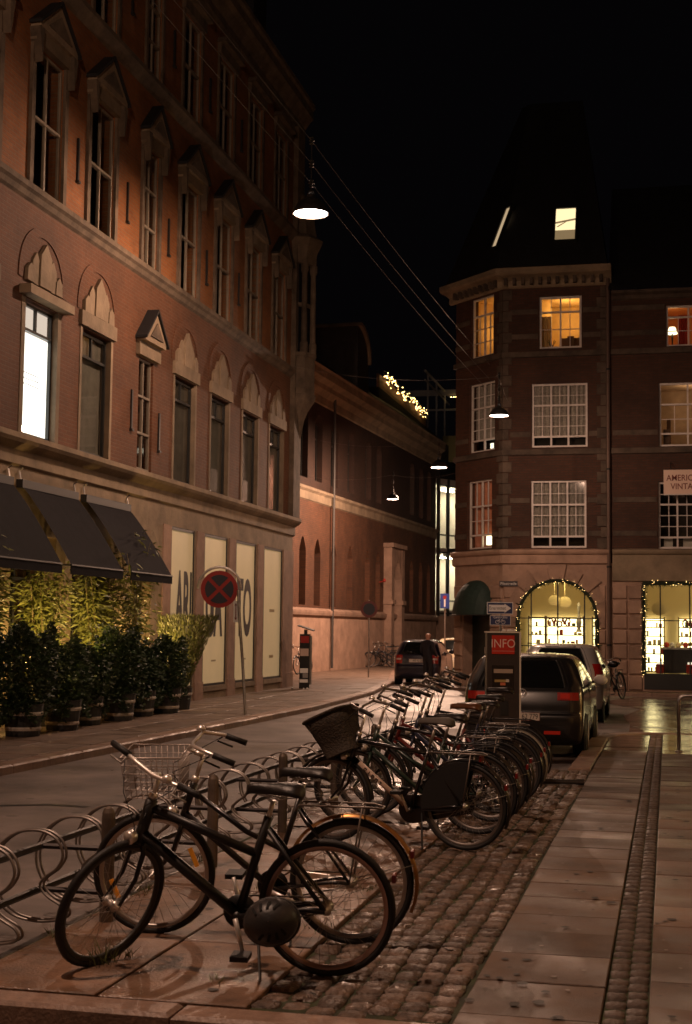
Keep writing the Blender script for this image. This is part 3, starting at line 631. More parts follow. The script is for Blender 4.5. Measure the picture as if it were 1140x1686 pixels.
# roof terrace behind, strung with lights
TB = thing('roof_terrace_building', 'dark building with a roof terrace hung with warm fairy lights', 'building', (-14.3,84,0), absolute=True)
k = MB(); k.box((-26,78,-.1),(-14.9,100,13.6)); k.box((-26,70.5,12.0),(-14.6,100,14.3)); k.build('wall', M_('dark_render', (.03,.027,.024), .85), TB)
k = MB(); k.box((-14.75,70.6,14.3),(-14.6,85,15.0)); k.build('parapet', M_('terrace_wood', (.30,.16,.07), .7, nscale=4, nvar=.3), TB)
k = MB()
for y in (88.0,91.5,95.0): k.tube([(-15,y,14.3),(-15,y,18.2)], .06, 6)
k.tube([(-15,87,18.2),(-15,97,18.2)], .08, 6); k.tube([(-15,87,17.6),(-15,97,17.6)], .06, 6); k.box((-20,94.8,17.9),(-12.2,94.95,18.3)); k.tube([(-13,94.9,14),(-13,94.9,18)], .07, 6); k.tube([(-20,94.9,16.9),(-12.2,94.9,16.9)], .07, 6)
k.build('pergola', M_('pergola_grey', (.3,.3,.3), .5), TB)
k = MB(); k.box((-15,94.3,13.2),(-12.4,94.6,15.0)); k.build('glass_balustrade', M_('balustrade_pane', (.22,.20,.08), .3), TB)
fair = thing('fairy_lights', 'warm fairy lights strung along the roof terrace edge', 'fairy lights', (-14.4,77,15), absolute=True)
warm_b = emission('fairy_bulb', (1,.60,.20), 22)
def octa(mb, p, r): 
    x,y,z = p; mb.add([(x+r,y,z),(x-r,y,z),(x,y+r,z),(x,y-r,z),(x,y,z+r),(x,y,z-r)], [(0,2,4),(2,1,4),(1,3,4),(3,0,4),(2,0,5),(1,2,5),(3,1,5),(0,3,5)])
k = MB(); kw = MB()
for i in range(95):
    y = rnd.uniform(71,84.4); octa(k, (-14.45+rnd.uniform(-.1,.1), y, 15.25-abs(rnd.gauss(0,.28))), rnd.uniform(.014,.03))
for j in range(3): kw.tube([(-14.45, 71+i*.9, 15.25-.2*j+.06*math.sin(i*2+j)) for i in range(16)], .008, 4)
o = k.build('bulb', warm_b, fair); o['kind'] = 'stuff'; kw.build('cable', blackm, fair)
k = MB()
for i in range(14): octa(k, (-14.5+i*.16, 94.75, 17.75+rnd.uniform(-.03,.03)), .035)
o = k.build('bulb', warm_b, fair); o['kind'] = 'stuff'

brown_st = M_('brownstone', (.085,.062,.046), .85, nscale=2.2, nvar=.5, bump=.4, bscale=18)
# ================================================================== corner shop building across the side street
fR = lambda a,o,z: (a, 42.0-o, z)
q = .70711
fC = lambda a,o,z: (-4.84-q*a-q*o, 42.0+q*a-q*o, z)
fW = lambda a,o,z: (-6.54-o, 43.7+a, z)
RB = thing('shop_building', 'dark red brick corner building with pale stone ground floor and white windows', 'building', (-3,44,0), absolute=True)
CH = 2.404
XR = 8.0; XP = -1.69
# ground floor of rusticated stone: openings
arch = (-4.38,-2.04,.55,3.24); shop = (-.69,3.0,.50,3.19)
gw = facade(fR, -4.84, XR, -.1, 3.74, [arch, shop, (3.6,6.6,.5,3.19)], .35); arch_fill(gw, fR, arch[0], arch[1], 2.1, 3.24, .35, 20); gw.build('ground_floor_wall', pinkstone, RB)
gc = facade(fC, 0, CH, -.1, 3.74, [(.60,1.95,.0,3.22)], .4); arch_fill(gc, fC, .60, 1.95, 2.55, 3.22, .4, 14); gc.build('ground_floor_wall', pinkstone, RB)
facade(fW, 0, 16, -.1, 3.74, [(2,4,.6,3.1),(6,8,.6,3.1),(10,12,.6,3.1)], .3).build('ground_floor_wall', pinkstone, RB)
# rusticated blocks standing proud of the ground floor wall
def block(fn, a0, a1, z0, z1, out=.05):
    k = MB(); c = .035; P = [(a0,z0),(a1,z0),(a1,z1),(a0,z1)]; Q = [(a0+c,z0+c),(a1-c,z0+c),(a1-c,z1-c),(a0+c,z1-c)]
    k.add([fn(a,0.001,z) for a,z in P]+[fn(a,out,z) for a,z in Q], [(4,5,6,7)]+[(i,(i+1)%4,(i+1)%4+4,i+4) for i in range(4)])
    k.build('stone_block', pinkstone, RB)
zc = [.02,.48,.92,1.36,1.80,2.24,2.68,3.12]
for i, z in enumerate(zc[:-1]):
    z1 = zc[i+1]-.02
    for (a0,a1) in ((-2.0,-1.78),(-1.60,-1.16),(-1.14,-.73)): block(fR, a0, a1, z, z1, .05+.015*(i%2))
    if z1 < 2.2 or True: block(fR, -4.82, -4.42, z, z1, .05+.015*(i%2))
    block(fC, .02, .56, z, z1, .05+.015*(i%2)); block(fC, 2.0, 2.39, z, z1, .05+.015*((i+1)%2))
# voussoirs round the arched window
for i in range(9):
    t0 = PI*(i+.04)/9; t1 = PI*(i+.96)/9; c = -3.21; k = MB(); P = []
    for (rr, tt) in ((1.2,t0),(1.2,(t0+t1)/2),(1.2,t1),(1.72 if i%2 == 0 else 1.55,t1),(1.72 if i%2 == 0 else 1.55,t0)):
        P.append((min(max(c+rr*math.cos(tt),-4.82),-1.80), min(2.1+rr*.975*math.sin(tt), 3.70)))
    k.prism(P, lambda a,b,o: fR(a,o,b), .001, .07); k.build('voussoir', pinkstone, RB)
k = MB(); cornice_p = [(0,3.70),(.08,3.74),(.08,3.98),(.14,4.02),(.17,4.08),(.17,4.13),(0,4.17)]
cornice(fR, -4.9, XP, cornice_p).build('string_course', pinkstone, RB); cornice(fC, -.05, CH+.05, cornice_p).build('string_course', pinkstone, RB)
cornice(fR, XP+.1, XR, [(0,3.2),(.06,3.22),(.06,3.98),(.12,4.02),(.15,4.08),(.15,4.13),(0,4.17)]).build('fascia', sand, RB)
# brick storeys
WF = [(-3.99,-2.35,4.2,6.23),(-3.97,-2.31,7.23,9.17),(-3.75,-2.48,10.24,11.85)]
WW = [(-.26,1.4,4.17,6.15),(-.22,1.44,7.2,9.1),(0.0,1.3,10.19,11.42)]; WW2 = [(3.0,4.66,4.17,6.15),(3.0,4.66,7.2,9.1),(3.1,4.4,10.19,11.42)]
WC = [(.53,1.77,4.22,6.35),(.40,1.70,7.23,9.38),(.47,1.63,10.21,12.09)]
facade(fR, -4.84, XP, 4.1, 12.3, WF, .3).build('wall', brickR, RB)
facade(fR, XP, XR, 4.1, 11.85, WW+WW2, .3).build('wall', brickR, RB)
facade(fC, 0, CH, 4.1, 12.3, WC, .3).build('wall', brickC, RB)
facade(fW, 0, 16, 3.74, 12.3, [(2,3.4,4.2,6.2),(6,7.4,4.2,6.2),(2,3.4,7.2,9.2),(6,7.4,7.2,9.2)], .3).build('wall', brick('brick_dark_red_side', (.082,.030,.015), (.060,.022,.011), (.046,.031,.022), (0,1,0)), RB)
# stone bands, sill courses, quoins
for z in (4.62,5.62,7.62,10.62,11.38):
    for (fn, a0, a1, H_) in ((fR,-4.62,-1.92,[h for h in WF]),(fR,XP+.12,XR,WW+WW2),(fC,.22,CH,WC)):
        cuts = sorted([(h[0]-.04,h[1]+.04) for h in H_ if h[2]-.1 < z < h[3]+.1]); x = a0; seg = []
        for c0, c1 in cuts: seg.append((x,c0)); x = c1
        seg.append((x,a1))
        for (s0,s1) in seg:
            if s1-s0 > .08: k = MB(); fbox(k, fn, s0, s1, -.02, .022, z-.07, z+.08); k.build('stone_band', brown_st, RB)
for z in (7.10,10.08):
    for (fn, a0, a1) in ((fR,-4.86,XP-.06),(fR,XP+.08,XR),(fC,0,CH)):
        k = MB(); fbox(k, fn, a0, a1, -.02, .10, z-.10, z+.06); k.build('sill_course', brown_st, RB)
z = 4.18; i = 0
while z < 12.0:
    w1, w2 = (.26,.15) if i%2 else (.16,.26)
    k = MB(); fbox(k, fR, -4.84, -4.84+w1, .0, .04, z, z+.30); fbox(k, fC, 0, w2, 0, .04, z, z+.30); k.build('quoin', brown_st, RB)
    k = MB(); fbox(k, fR, XP-.08-w2, XP-.06, .0, .04, z, z+.30); k.build('quoin', brown_st, RB)
    z += .33; i += 1
# cornice of the corner part
cp = [(0,12.12),(.06,12.16),(.06,12.34),(.22,12.42),(.40,12.46),(.46,12.52),(.46,12.66),(0,12.72)]
cornice(fR, -5.02, XP+.1, cp).build('cornice', framew if False else sand, RB); cornice(fC, -.18, CH+.3, cp).build('cornice', sand, RB)
for fn, a0, a1 in ((fR,-4.8,XP-.1),(fC,.1,CH)):
    a = a0
    while a < a1: k = MB(); fbox(k, fn, a, a+.10, 0, .24, 12.2, 12.40); k.build('bracket', brown_st, RB); a += .26
cornice(fR, XP+.1, XR, [(0,11.62),(.06,11.66),(.06,11.76),(.18,11.82),(.18,11.90),(0,11.95)]).build('cornice', brown_st, RB)
k = MB(); fbox(k, fR, XP-.05, XP+.05, -.3, .02, 4.1, 12.3); k.build('party_wall', brickR, RB)
k = MB(); bt_ = [(-1.7,41.62),(-5.0,41.62),(-6.85,43.47),(-6.85,56),(-1.7,56)]; tp_ = [(-2.6,44.9),(-4.3,44.9),(-4.6,45.2),(-4.6,50),(-2.6,50)]
k.add([(x,y,12.7) for x,y in bt_]+[(x,y,19) for x,y in tp_], [(i,(i+1)%5,(i+1)%5+5,i+5) for i in range(5)]+[(5,6,7,8,9)]); rfR = sub(k.build('roof', slate, RB), RB)
k = MB(); k.add([(-1.68,41.75,11.92),(XR,41.75,11.92),(XR,45,16),(-1.68,45,16),(XR,56,16),(-1.68,56,16)], [(0,1,2,3),(3,2,4,5)]); k.build('wing_roof', slate, RB)
k = MB(); k.box((-6.5,56,-.1),(XR,58,12)); k.box((XR,42.01,-.1),(XR+.3,58,12)); k.build('rear_wall', brickR, RB)
# the roof windows, lit from inside
def skylight(o0, a_, t_, n_, a0, a1, t0, t1, mat):
    f_ = lambda a,n,t: tuple(Vector(o0)+Vector(a_)*a+Vector(t_)*t+Vector(n_)*n)
    k = MB(); 
    for (x0,x1,y0,y1) in ((a0-.07,a0,t0-.07,t1+.07),(a1,a1+.07,t0-.07,t1+.07),(a0,a1,t0-.07,t0),(a0,a1,t1,t1+.07)): fbox(k, f_, x0, x1, -.02, .09, y0, y1)
    w = sub(k.build('roof_window', frameb, RB), RB)
    k = MB(); k.quad(f_(a0,.05,t0), f_(a1,.05,t0), f_(a1,.05,t1), f_(a0,.05,t1)); k.build('pane', mat, w)
    return f_, w
tf = Vector((0,3.28,6.3)).normalized(); nf = Vector((0,-6.3,3.28)).normalized()
att = emission('attic_light', (1,.78,.42), 1.3)
f_, w = skylight((0,41.62,12.7), (1,0,0), tf, nf, -3.28, -2.68, .95, 2.25, att)
beam = M_('attic_beam', (.20,.13,.07), .8, emis=(1,.7,.35), estr=.22)
k = MB(); fbox(k, f_, -3.28, -2.68, .055, .065, .95, 1.35); k.build('attic_wall', beam, w)
k = MB(); k.quad(f_(-3.28,.068,1.62), f_(-2.68,.068,1.74), f_(-2.68,.068,1.82), f_(-3.28,.068,1.70)); k.quad(f_(-3.25,.069,1.5), f_(-2.95,.069,1.72), f_(-2.9,.069,1.72), f_(-3.2,.069,1.48)); k.build('roof_beam', beam, w)
tc_ = Vector((1.9,1.9,6.3)).normalized(); nc_ = Vector((-.652,-.652,.393)).normalized()
skylight((-5.0,41.62,12.7), (-q,q,0), tc_, nc_, .38, .60, .85, 2.3, emission('attic_light_dim', (1,.72,.42), .5))
# windows of the upper floors
lace = M_('lace_curtain', (.42,.38,.34), .9, nscale=14, nvar=.35)
peach = M_('peach_curtain', (.55,.22,.13), .9, nscale=6, nvar=.2)
ochre = M_('ochre_room', (.70,.48,.22), .9, nscale=1.5, nvar=.2)
tan_r = M_('tan_room', (.50,.36,.24), .9, nscale=1.5, nvar=.3)
mun3 = ((1,1),(2,3),(2,2))
for (h, r) in ((WF[0],(.17,.64)),(WF[1],(.17,.66))):
    w = window(RB, fR, *h, .12, .06, (.345,.655), r, mun3, framew, darkroom, .5, .055)
    curtain(w, fR, h[0]+.06, h[1]-.06, h[2]+.36, h[3]-.05, lace, .24, 12)
w = window(RB, fR, *WF[2], .12, .07, (.5,), (.70,), ((2,2),(2,1)), framew, None); room(w, fR, -4.4, -2.0, 10.1, 12.05, 2.2, ochre)
curtain(w, fR, -3.70, -3.42, 10.3, 11.3, ochre, .35, 4); 
LT = []
bulb_light('room_lamp', (-2.95,43.5,11.6), 30, (1,.60,.20), .15)
k = MB(); fbox(k, fR, -3.2, -2.5, -1.6, -1.0, 10.1, 10.75); fbox(k, fR, -2.95,-2.75,-.7,-.6,10.3,10.72); k.build('furniture', M_('furniture_dark', (.12,.06,.03), .6), w)
k = MB(); [k.tube([fR(-3.4,-.32,10.3), fR(-3.4+.12*math.cos(t),-.32,10.52+.06*math.sin(3*t))], .012, 4) for t in (0,.8,1.6,2.4,3.1)]; k.build('potted_plant', M_('leaf_dark', (.03,.05,.015), .6), w)
w = window(RB, fR, *WW[2], .12, .06, (.5,), (.72,), ((2,2),(1,1)), framew, None); room(w, fR, -.4, 1.8, 10.05, 11.6, 2.2, M_('orange_room', (.62,.30,.12), .9))
curtain(w, fR, .36, .62, 10.25, 11.2, M_('red_curtain', (.45,.05,.03), .9), .4, 4)
k = MB(); k.lathe([(.16,.42),(.09,.62)], 14, (.18,42.55,10.25)); k.build('lamp_shade', emission('lamp_shade_lit', (1,.85,.5), 3.5), w)
k = MB(); k.lathe([(.06,0),(.05,.05),(.02,.1),(.03,.3),(.02,.42)], 10, (.18,42.55,10.25)); k.build('lamp_base', blackm, w)
bulb_light('room_lamp', (.18,42.75,11.1), 14, (1,.5,.16), .12)
w = window(RB, fR, *WW[1], .12, .06, (.5,), (.2,.66), ((1,1),(2,2),(1,1)), framew, None); room(w, fR, -.5, 1.9, 7.1, 9.3, 2.5, tan_r)
bulb_light('room_lamp', (.7,43.7,8.9), 11, (1,.66,.38), .2)
k = MB(); fbox(k, fR, -.1, .1, -.5, -.35, 7.28, 7.75); fbox(k, fR, .75, .95, -1.2,-1.1, 8.2, 8.6); fbox(k, fR, .0, .12, -2.0,-1.9, 7.4, 8.3); k.build('furniture', M_('furniture_dark',(0,0,0)), w)
w = window(RB, fR, *WW[0], .12, .06, (.33,.66), (.17,.66), mun3, framew, darkroom, .8)
k = MB(); fbox(k, fR, -.1,.15,-.4,-.3,4.22,4.5); fbox(k, fR, .45,.8,-.4,-.3,4.22,4.48); k.build('boxes_on_sill', M_('paper_white', (.6,.56,.5), .8), w)
for h in WW2: window(RB, fR, *h, .12, .06, (.33,.66), (.17,.66), mun3, framew, darkroom, .6)
w = window(RB, fC, *WC[0], .12, .05, (.5,), (.2,.62), ((1,1),(2,2),(2,1)), framew, None); room(w, fC, .3, 2.0, 4.15, 6.4, 1.6, M_('pink_room', (.50,.26,.20), .9))
curtain(w, fC, .58, 1.7, 4.65, 6.3, peach, .26, 6)
k = MB(); fbox(k, fC, .86, 1.06, -.3, -.2, 4.34, 4.62); k.build('lamp_shade', emission('lamp_shade_lit',(0,0,0),0), w)
bulb_light('room_lamp', tuple(fC(1.1,-.9,5.1)), 7, (1,.52,.30), .15)
w = window(RB, fC, *WC[1], .12, .05, (.5,), (.17,.64), mun3, framew, darkroom, .5); curtain(w, fC, .45, 1.66, 7.62, 9.33, lace, .25, 9)
k = MB(); fbox(k, fC, .5, .78, -.32, -.3, 7.36, 7.52); fbox(k, fC, .86, 1.0, -.32, -.3, 7.34, 7.5); k.build('paper_lantern', emission('lantern_white', (1,.88,.66), 2.2), w)
w = window(RB, fC, *WC[2], .12, .05, (.5,), (.70,), ((2,3),(1,1)), framew, None); room(w, fC, .2, 1.9, 10.1, 12.15, 1.8, ochre)
bulb_light('room_lamp', tuple(fC(1.3,-1.1,11.2)), 12, (1,.58,.20), .15); curtain(w, fC, .5, .85, 10.25, 11.9, tan_r, .28, 4)
# downpipe
k = MB(); k.tube([fR(XP,.10,.2), fR(XP,.10,12.3)], .055, 8); dp = sub(k.build('downpipe', M_('copper_pipe', (.16,.11,.09), .5, .5), RB), RB)
for z in (1.3,3.6,6.5,9.5): k = MB(); k.tube([fR(XP,.10,z), fR(XP,.10,z+.06)], .07, 8); k.build('pipe_collar', iron, dp)
# shop window with rounded head, and the wide shop window beside it: interior, shelves, glass
shelf_glow = emission('lit_shelf_back', (1.0,.80,.38), 5.5); shelf_dim = M_('shop_wall', (.60,.50,.30), .8)
wood = M_('shop_wood', (.11,.065,.035), .6, nscale=4, nvar=.3)
gift = [M_('gift_'+n, c, .5) for n, c in (('cream',(.7,.6,.4)),('gold',(.5,.33,.08)),('red',(.42,.04,.03)),('green',(.07,.12,.05)),('white',(.7,.68,.62)))]
def shop_interior(x0, x1, z0, z1, units, name):
    w = sub(MB().build(name, frameb, RB), RB)
    k = MB(); y0, y1 = 42.36, 45.2
    k.quad((x0-.3,y1,0),(x1+.3,y1,0),(x1+.3,y1,3.6),(x0-.3,y1,3.6)); k.quad((x0-.3,y0,0),(x0-.3,y1,0),(x0-.3,y1,3.6),(x0-.3,y0,3.6)); k.quad((x1+.3,y0,0),(x1+.3,y1,0),(x1+.3,y1,3.6),(x1+.3,y0,3.6))
    k.quad((x0-.3,y0,3.6),(x1+.3,y0,3.6),(x1+.3,y1,3.6),(x0-.3,y1,3.6)); k.build('room', shelf_dim, w)
    k = MB(); k.quad((x0-.3,y0,.2),(x1+.3,y0,.2),(x1+.3,y1,.2),(x0-.3,y1,.2)); k.build('shop_floor', wood, w)
    for (s0,s1) in units:
        k = MB(); k.quad((s0,45.1,.5),(s1,45.1,.5),(s1,45.1,2.15),(s0,45.1,2.15)); k.build('lit_shelf_back', shelf_glow, w)
        zz = .5
        while zz < 2.2:
            k = MB(); k.box((s0-.02,44.8,zz-.018),(s1+.02,45.08,zz+.014)); k.build('shelf', wood, w)
            x = s0+.03
            while x < s1-.08 and zz < 2.0:
                ww = rnd.uniform(.05,.13); hh = rnd.uniform(.06,.17)
                if rnd.random() < .62:
                    k = MB(); k.box((x,44.86,zz+.014),(x+ww,45.0,zz+.014+hh)); k.build('jar', rnd.choice(gift), w)
                x += ww+rnd.uniform(.02,.07)
            zz += .275
        k = MB(); k.box((s0-.05,44.78,.4),(s0-.02,45.1,2.2)); k.box((s1+.02,44.78,.4),(s1+.05,45.1,2.2)); k.build('shelf_side', wood, w)
    return w
w = shop_interior(arch[0], arch[1], .55, 3.24, ((-4.3,-3.85),(-3.75,-2.65),(-2.3,-1.9)), 'shop_window')
k = MB(); Pa = [(arch[0],.55)]+[(-3.21-1.17*math.cos(PI*i/20), 2.1+1.14*math.sin(PI*i/20)) for i in range(21)]+[(arch[1],.55)]
k.add([fR(a,-.2,z) for a,z in Pa], [tuple(range(len(Pa)))]); k.build('pane', pane_m, w)
k = MB(); [fbox(k, fR, a-.02, a+.02, -.24, -.16, .55, 3.0 if abs(a+3.21)>.5 else 3.2) for a in (-4.0,-3.21,-2.42)]; [fbox(k, fR, arch[0], arch[1], -.23, -.17, z-.015, z+.015) for z in (1.28,2.1)]; k.build('glazing_bars', frameb, w)
w2 = shop_interior(shop[0], shop[1], .5, 3.19, ((-.95,-.15),(.35,1.15),(1.5,2.6)), 'shop_window')
k = MB(); k.quad(fR(shop[0],-.2,.5), fR(shop[1],-.2,.5), fR(shop[1],-.2,3.19), fR(shop[0],-.2,3.19)); k.build('pane', pane_m, w2)
k = MB(); [fbox(k, fR, a-.02, a+.02, -.24, -.16, .5, 3.19) for a in (-.22,.62,1.4,2.2)]; fbox(k, fR, shop[0], shop[1], -.23, -.17, 2.05, 2.08); fbox(k, fR, shop[0], shop[1], -.26, .03, .06, .52); k.build('glazing_bars', frameb, w2)
shop_light = (1,.74,.34)
bulb_light('shop_lamp', (-3.1,42.58,3.3), 70, shop_light, .15); bulb_light('shop_lamp', (.9,42.58,3.3), 90, shop_light, .15)
disc_m = M_('hanging_disc', (.62,.52,.28), .5)
for (x,y,z,r,ww) in ((-3.35,42.75,2.65,.19,w),(-3.05,42.85,2.6,.20,w),(-.25,42.8,2.42,.23,w2)):
    k = MB(); k.prism([(x+r*math.cos(2*PI*i/20), z+r*.85*math.sin(2*PI*i/20)) for i in range(20)], lambda a,b,o: (a,o,b), y, y+.03); k.tube([(x,y,z+r*.8),(x,y,3.3)], .008, 4); k.build('hanging_disc', disc_m, ww)
red_d = M_('red_ornament', (.40,.03,.02), .4)
for (cx,ww) in ((-3.2,w),(.75,w2)):
    k = MB()
    for s in (-1,1):
        k.tube([(cx+s*(.09+.13*t), 42.6, 1.98+.10*math.sin(t*9)*(1-.4*t)+.02) for t in [j/12 for j in range(13)]], .028, 6)
        k.tube([(cx+s*.26+.07*math.cos(j*.6),42.6,1.98+.12*math.sin(j*.6)) for j in range(9)], .022, 6)
    k.tube([(cx+.08*math.cos(2*PI*j/10),42.6,1.93+.09*math.sin(2*PI*j/10)) for j in range(10)], .024, 6, closed=True); k.build('red_ornament', red_d, ww)
k = MB(); k.lathe([(.10,0),(.05,.1),(.09,.3),(.03,.55),(.06,.8),(.02,.9)], 10, (-2.65,43.2,1.7)); k.build('glass_cloche', M_('cloche', (.5,.5,.45), .1), w)
k = MB(); k.box((-.15,42.7,.52),(.75,43.3,1.22)); k.build('display_table', M_('table_dark', (.03,.028,.026), .6), w2)
k = MB(); k.box((-.2,42.68,1.22),(.8,43.32,1.28)); k.build('table_top', M_('paper_white',(0,0,0)), w2)
for i, x in enumerate((-.05,.12,.3,.5)): k = MB(); k.lathe([(.05,0),(.09,.05),(.07,.12),(.02,.16)], 10, (x,42.95,1.28)); k.build('bowl', gift[(2,4,0,2)[i]], w2)
for x in (-.25,.63):
    k = MB(); k.lathe([(.11,0),(.12,.03),(.115,.2),(.13,.24),(.11,.27)], 12, (x,42.45,.52)); cc_ = sub(k.build('candle_lantern', red_d, w2), RB)
    k = MB(); k.lathe([(.08,.27),(.08,.33)], 12, (x,42.45,.52)); k.build('candle', emission('candle_white', (1,.85,.62), 1.2), cc_)
# Christmas garlands with bulbs round the two shop windows
needle = M_('fir_needle', (.020,.040,.014), .7); gbulb = emission('garland_bulb', (1,.66,.24), 12)
def garland(path, label):
    t = thing('garland', label, 'garland', path[0], absolute=True, group=None); k = MB(); kb = MB()
    for (a, b) in zip(path[:-1], path[1:]):
        a = Vector(a); b = Vector(b); n = int((b-a).length/.007)
        for i in range(n):
            p = a.lerp(b, rnd.random()); d = Vector((rnd.gauss(0,1), rnd.gauss(0,.8), rnd.gauss(0,1))).normalized(); l = rnd.uniform(.09,.17); s = d.orthogonal()*.012
            k.quad(p-s, p+s, p+d*l+s*.3, p+d*l-s*.3)
        for i in range(max(1, int((b-a).length/.075))):
            p = a.lerp(b, rnd.random()); octa(kb, (p.x+rnd.uniform(-.09,.09), p.y-.10, p.z+rnd.uniform(-.09,.09)), rnd.uniform(.004,.008))
    k.build('needles', needle, t)['kind'] = 'stuff'; kb.build('bulbs', gbulb, t)['kind'] = 'stuff'
    kc = MB(); kc.tube(path, .065, 7); kc.build('stem', M_('garland_stem', (.015,.022,.010), .8), t); return t
garland([fR(arch[0],.02,.6)]+[fR(-3.21-1.17*math.cos(PI*i/14),.02,2.1+1.14*math.sin(PI*i/14)) for i in range(15)]+[fR(arch[1],.02,.6)], 'fir garland with tiny lights round the arched shop window')
garland([fR(shop[0],.02,.5), fR(shop[0],.02,3.15), fR(shop[1],.02,3.15), fR(shop[1],.02,.5)], 'fir garland with tiny lights framing the wide square shop window')
# door recess on the corner with dark green hood
k = MB(); fbox(k, fC, .62, 1.93, -.38, -.34, .0, 3.2); dr = sub(k.build('door', M_('door_dark_green', (.012,.02,.016), .4), RB), RB)
k = MB(); fbox(k, fC, .72, 1.1, -.335, -.33, .6, 2.2); k.build('door_glass', M_('dark_pane',(0,0,0)), dr)
k = MB(); k.tube([fC(1.2,-.33,1.0), fC(1.2,-.27,1.0), fC(1.2,-.27,1.2), fC(1.2,-.33,1.2)], .012, 6); k.build('handle', chrome, dr)
hood = thing('door_hood', 'dark green dome shaped fabric hood over the corner door', 'awning', fC(1.28,0,2.2), absolute=True)
k = MB(); n = 8; m = 12
G = [[fC(1.28-.80*math.cos(PI*j/m)*1.0, .62*math.sin(PI/2*(1-i/n))*(.35+.65*math.sin(PI*j/m)), 2.18+1.08*math.sin(PI/2*i/n)*math.sin(PI*j/m)**.6) for j in range(m+1)] for i in range(n+1)]
for i in range(n):
    for j in range(m): k.quad(G[i][j], G[i][j+1], G[i+1][j+1], G[i+1][j])
k.build('hood_fabric', M_('hood_green', (.012,.030,.024), .7, nscale=6, nvar=.2), hood, smooth=True)
k = MB(); k.tube(G[0], .018, 6); k.build('hood_rail', iron, hood)
k = MB(); k.prism([(1.74+.12*math.cos(2*PI*i/12), 2.45+.16*math.sin(2*PI*i/12)) for i in range(12)], lambda a,b,o: fC(a,o,b), .42, .44); k.build('emblem', M_('emblem_tan', (.30,.18,.10), .6), hood)
# shop sign and street name plate
sg = thing('shop_sign', 'pale sign board lettered in red capitals hung in front of the window', 'sign', fR(.6,.3,5.75), absolute=True)
k = MB(); fbox(k, fR, -.10, 1.62, .27, .31, 5.75, 6.46); k.build('board', M_('sign_cream', (.70,.52,.42), .5), sg)
k = MB(); fbox(k, fR, -.10, 1.62, .26, .33, 5.72, 5.75); k.build('edge_strip', framew, sg)
for a in (.1,1.4): k = MB(); k.tube([fR(a,.29,6.46), fR(a,.05,6.7), fR(a,-.02,6.7)], .012, 5); k.build('bracket', iron, sg)
rt = M_('sign_red', (.16,.02,.01), .5)
text_mesh('AMERICAN', .25, rt, sg, fR, -.02, 6.215, .315, sx=.86, align='LEFT', bold=.01); text_mesh('VINTAGE', .25, rt, sg, fR, .10, 5.965, .315, sx=.86, align='LEFT', bold=.01)
sp = thing('street_name_plate', 'small dark street name plate on the stone wall beside the arched window', 'sign', fR(-4.62,.07,3.05), absolute=True)
fS = lambda a,o,z: fR(a,o+.06,z)
k = MB(); fbox(k, fS, -4.93, -4.38, .0, .02, 3.04, 3.20); k.build('plate', M_('plate_dark', (.03,.025,.03), .4), sp)
text_mesh('Pilestræde', .115, M_('plate_white', (.7,.68,.66), .5), sp, fS, -4.655, 3.12, .023)

# ================================================================== out-of-view shop house along the right-hand pavement (its windows light the slabs)
fH = lambda a,o,z: (3.3-o, a, z)
HB = thing('shop_house', 'unseen plastered shop house with warm lit windows along the right hand pavement', 'building', (3.3,12,0), absolute=True)
hs = [(4.0,7.0,.6,2.7),(11.2,14.2,.6,2.7),(22.0,23.6,.3,2.75)]
facade(fH, -8, 24.2, -.05, 9.5, hs + [(a,a+1.2,z,z+1.8) for z in (3.9,6.8) for a in (0,3,6,9,12,15,18,21)], .3).build('wall', M_('plaster_ochre', (.36,.25,.13), .85, nscale=1.5, nvar=.2), HB)
k = MB(); k.box((3.31,-8,-.05),(9,-7.7,9.5)); k.box((3.31,23.9,-.05),(9,24.2,9.5)); k.box((8.7,-7.7,-.05),(9,23.9,9.5)); k.box((3.2,-8.2,9.5),(9.2,24.4,9.8)); k.build('rear_wall', M_('plaster_ochre',(0,0,0)), HB)
for a in (0,3,6,9,12,15,18,21):
    for z in (3.9,6.8): window(HB, fH, a, a+1.2, z, z+1.8, .15, .06, (.5,), (.66,), None, framew, darkroom, .4)
for (h, pw_) in zip(hs, (25,110,500)):
    w = window(HB, fH, *h, .2, .07, (.33,.66), (), None, frameb, None); room(w, fH, h[0]-.4, h[1]+.4, .1, 3.2, 3.0, M_('shop_interior_cream', (.6,.5,.32), .8))
    bulb_light('shop_lamp', (4.9 if h[0] < 20 else 5.7,(h[0]+h[1])/2,2.72), pw_, (1,.70,.36), .10)  # unseen; the corner window and its deep-set lamp are placed to throw a light pool
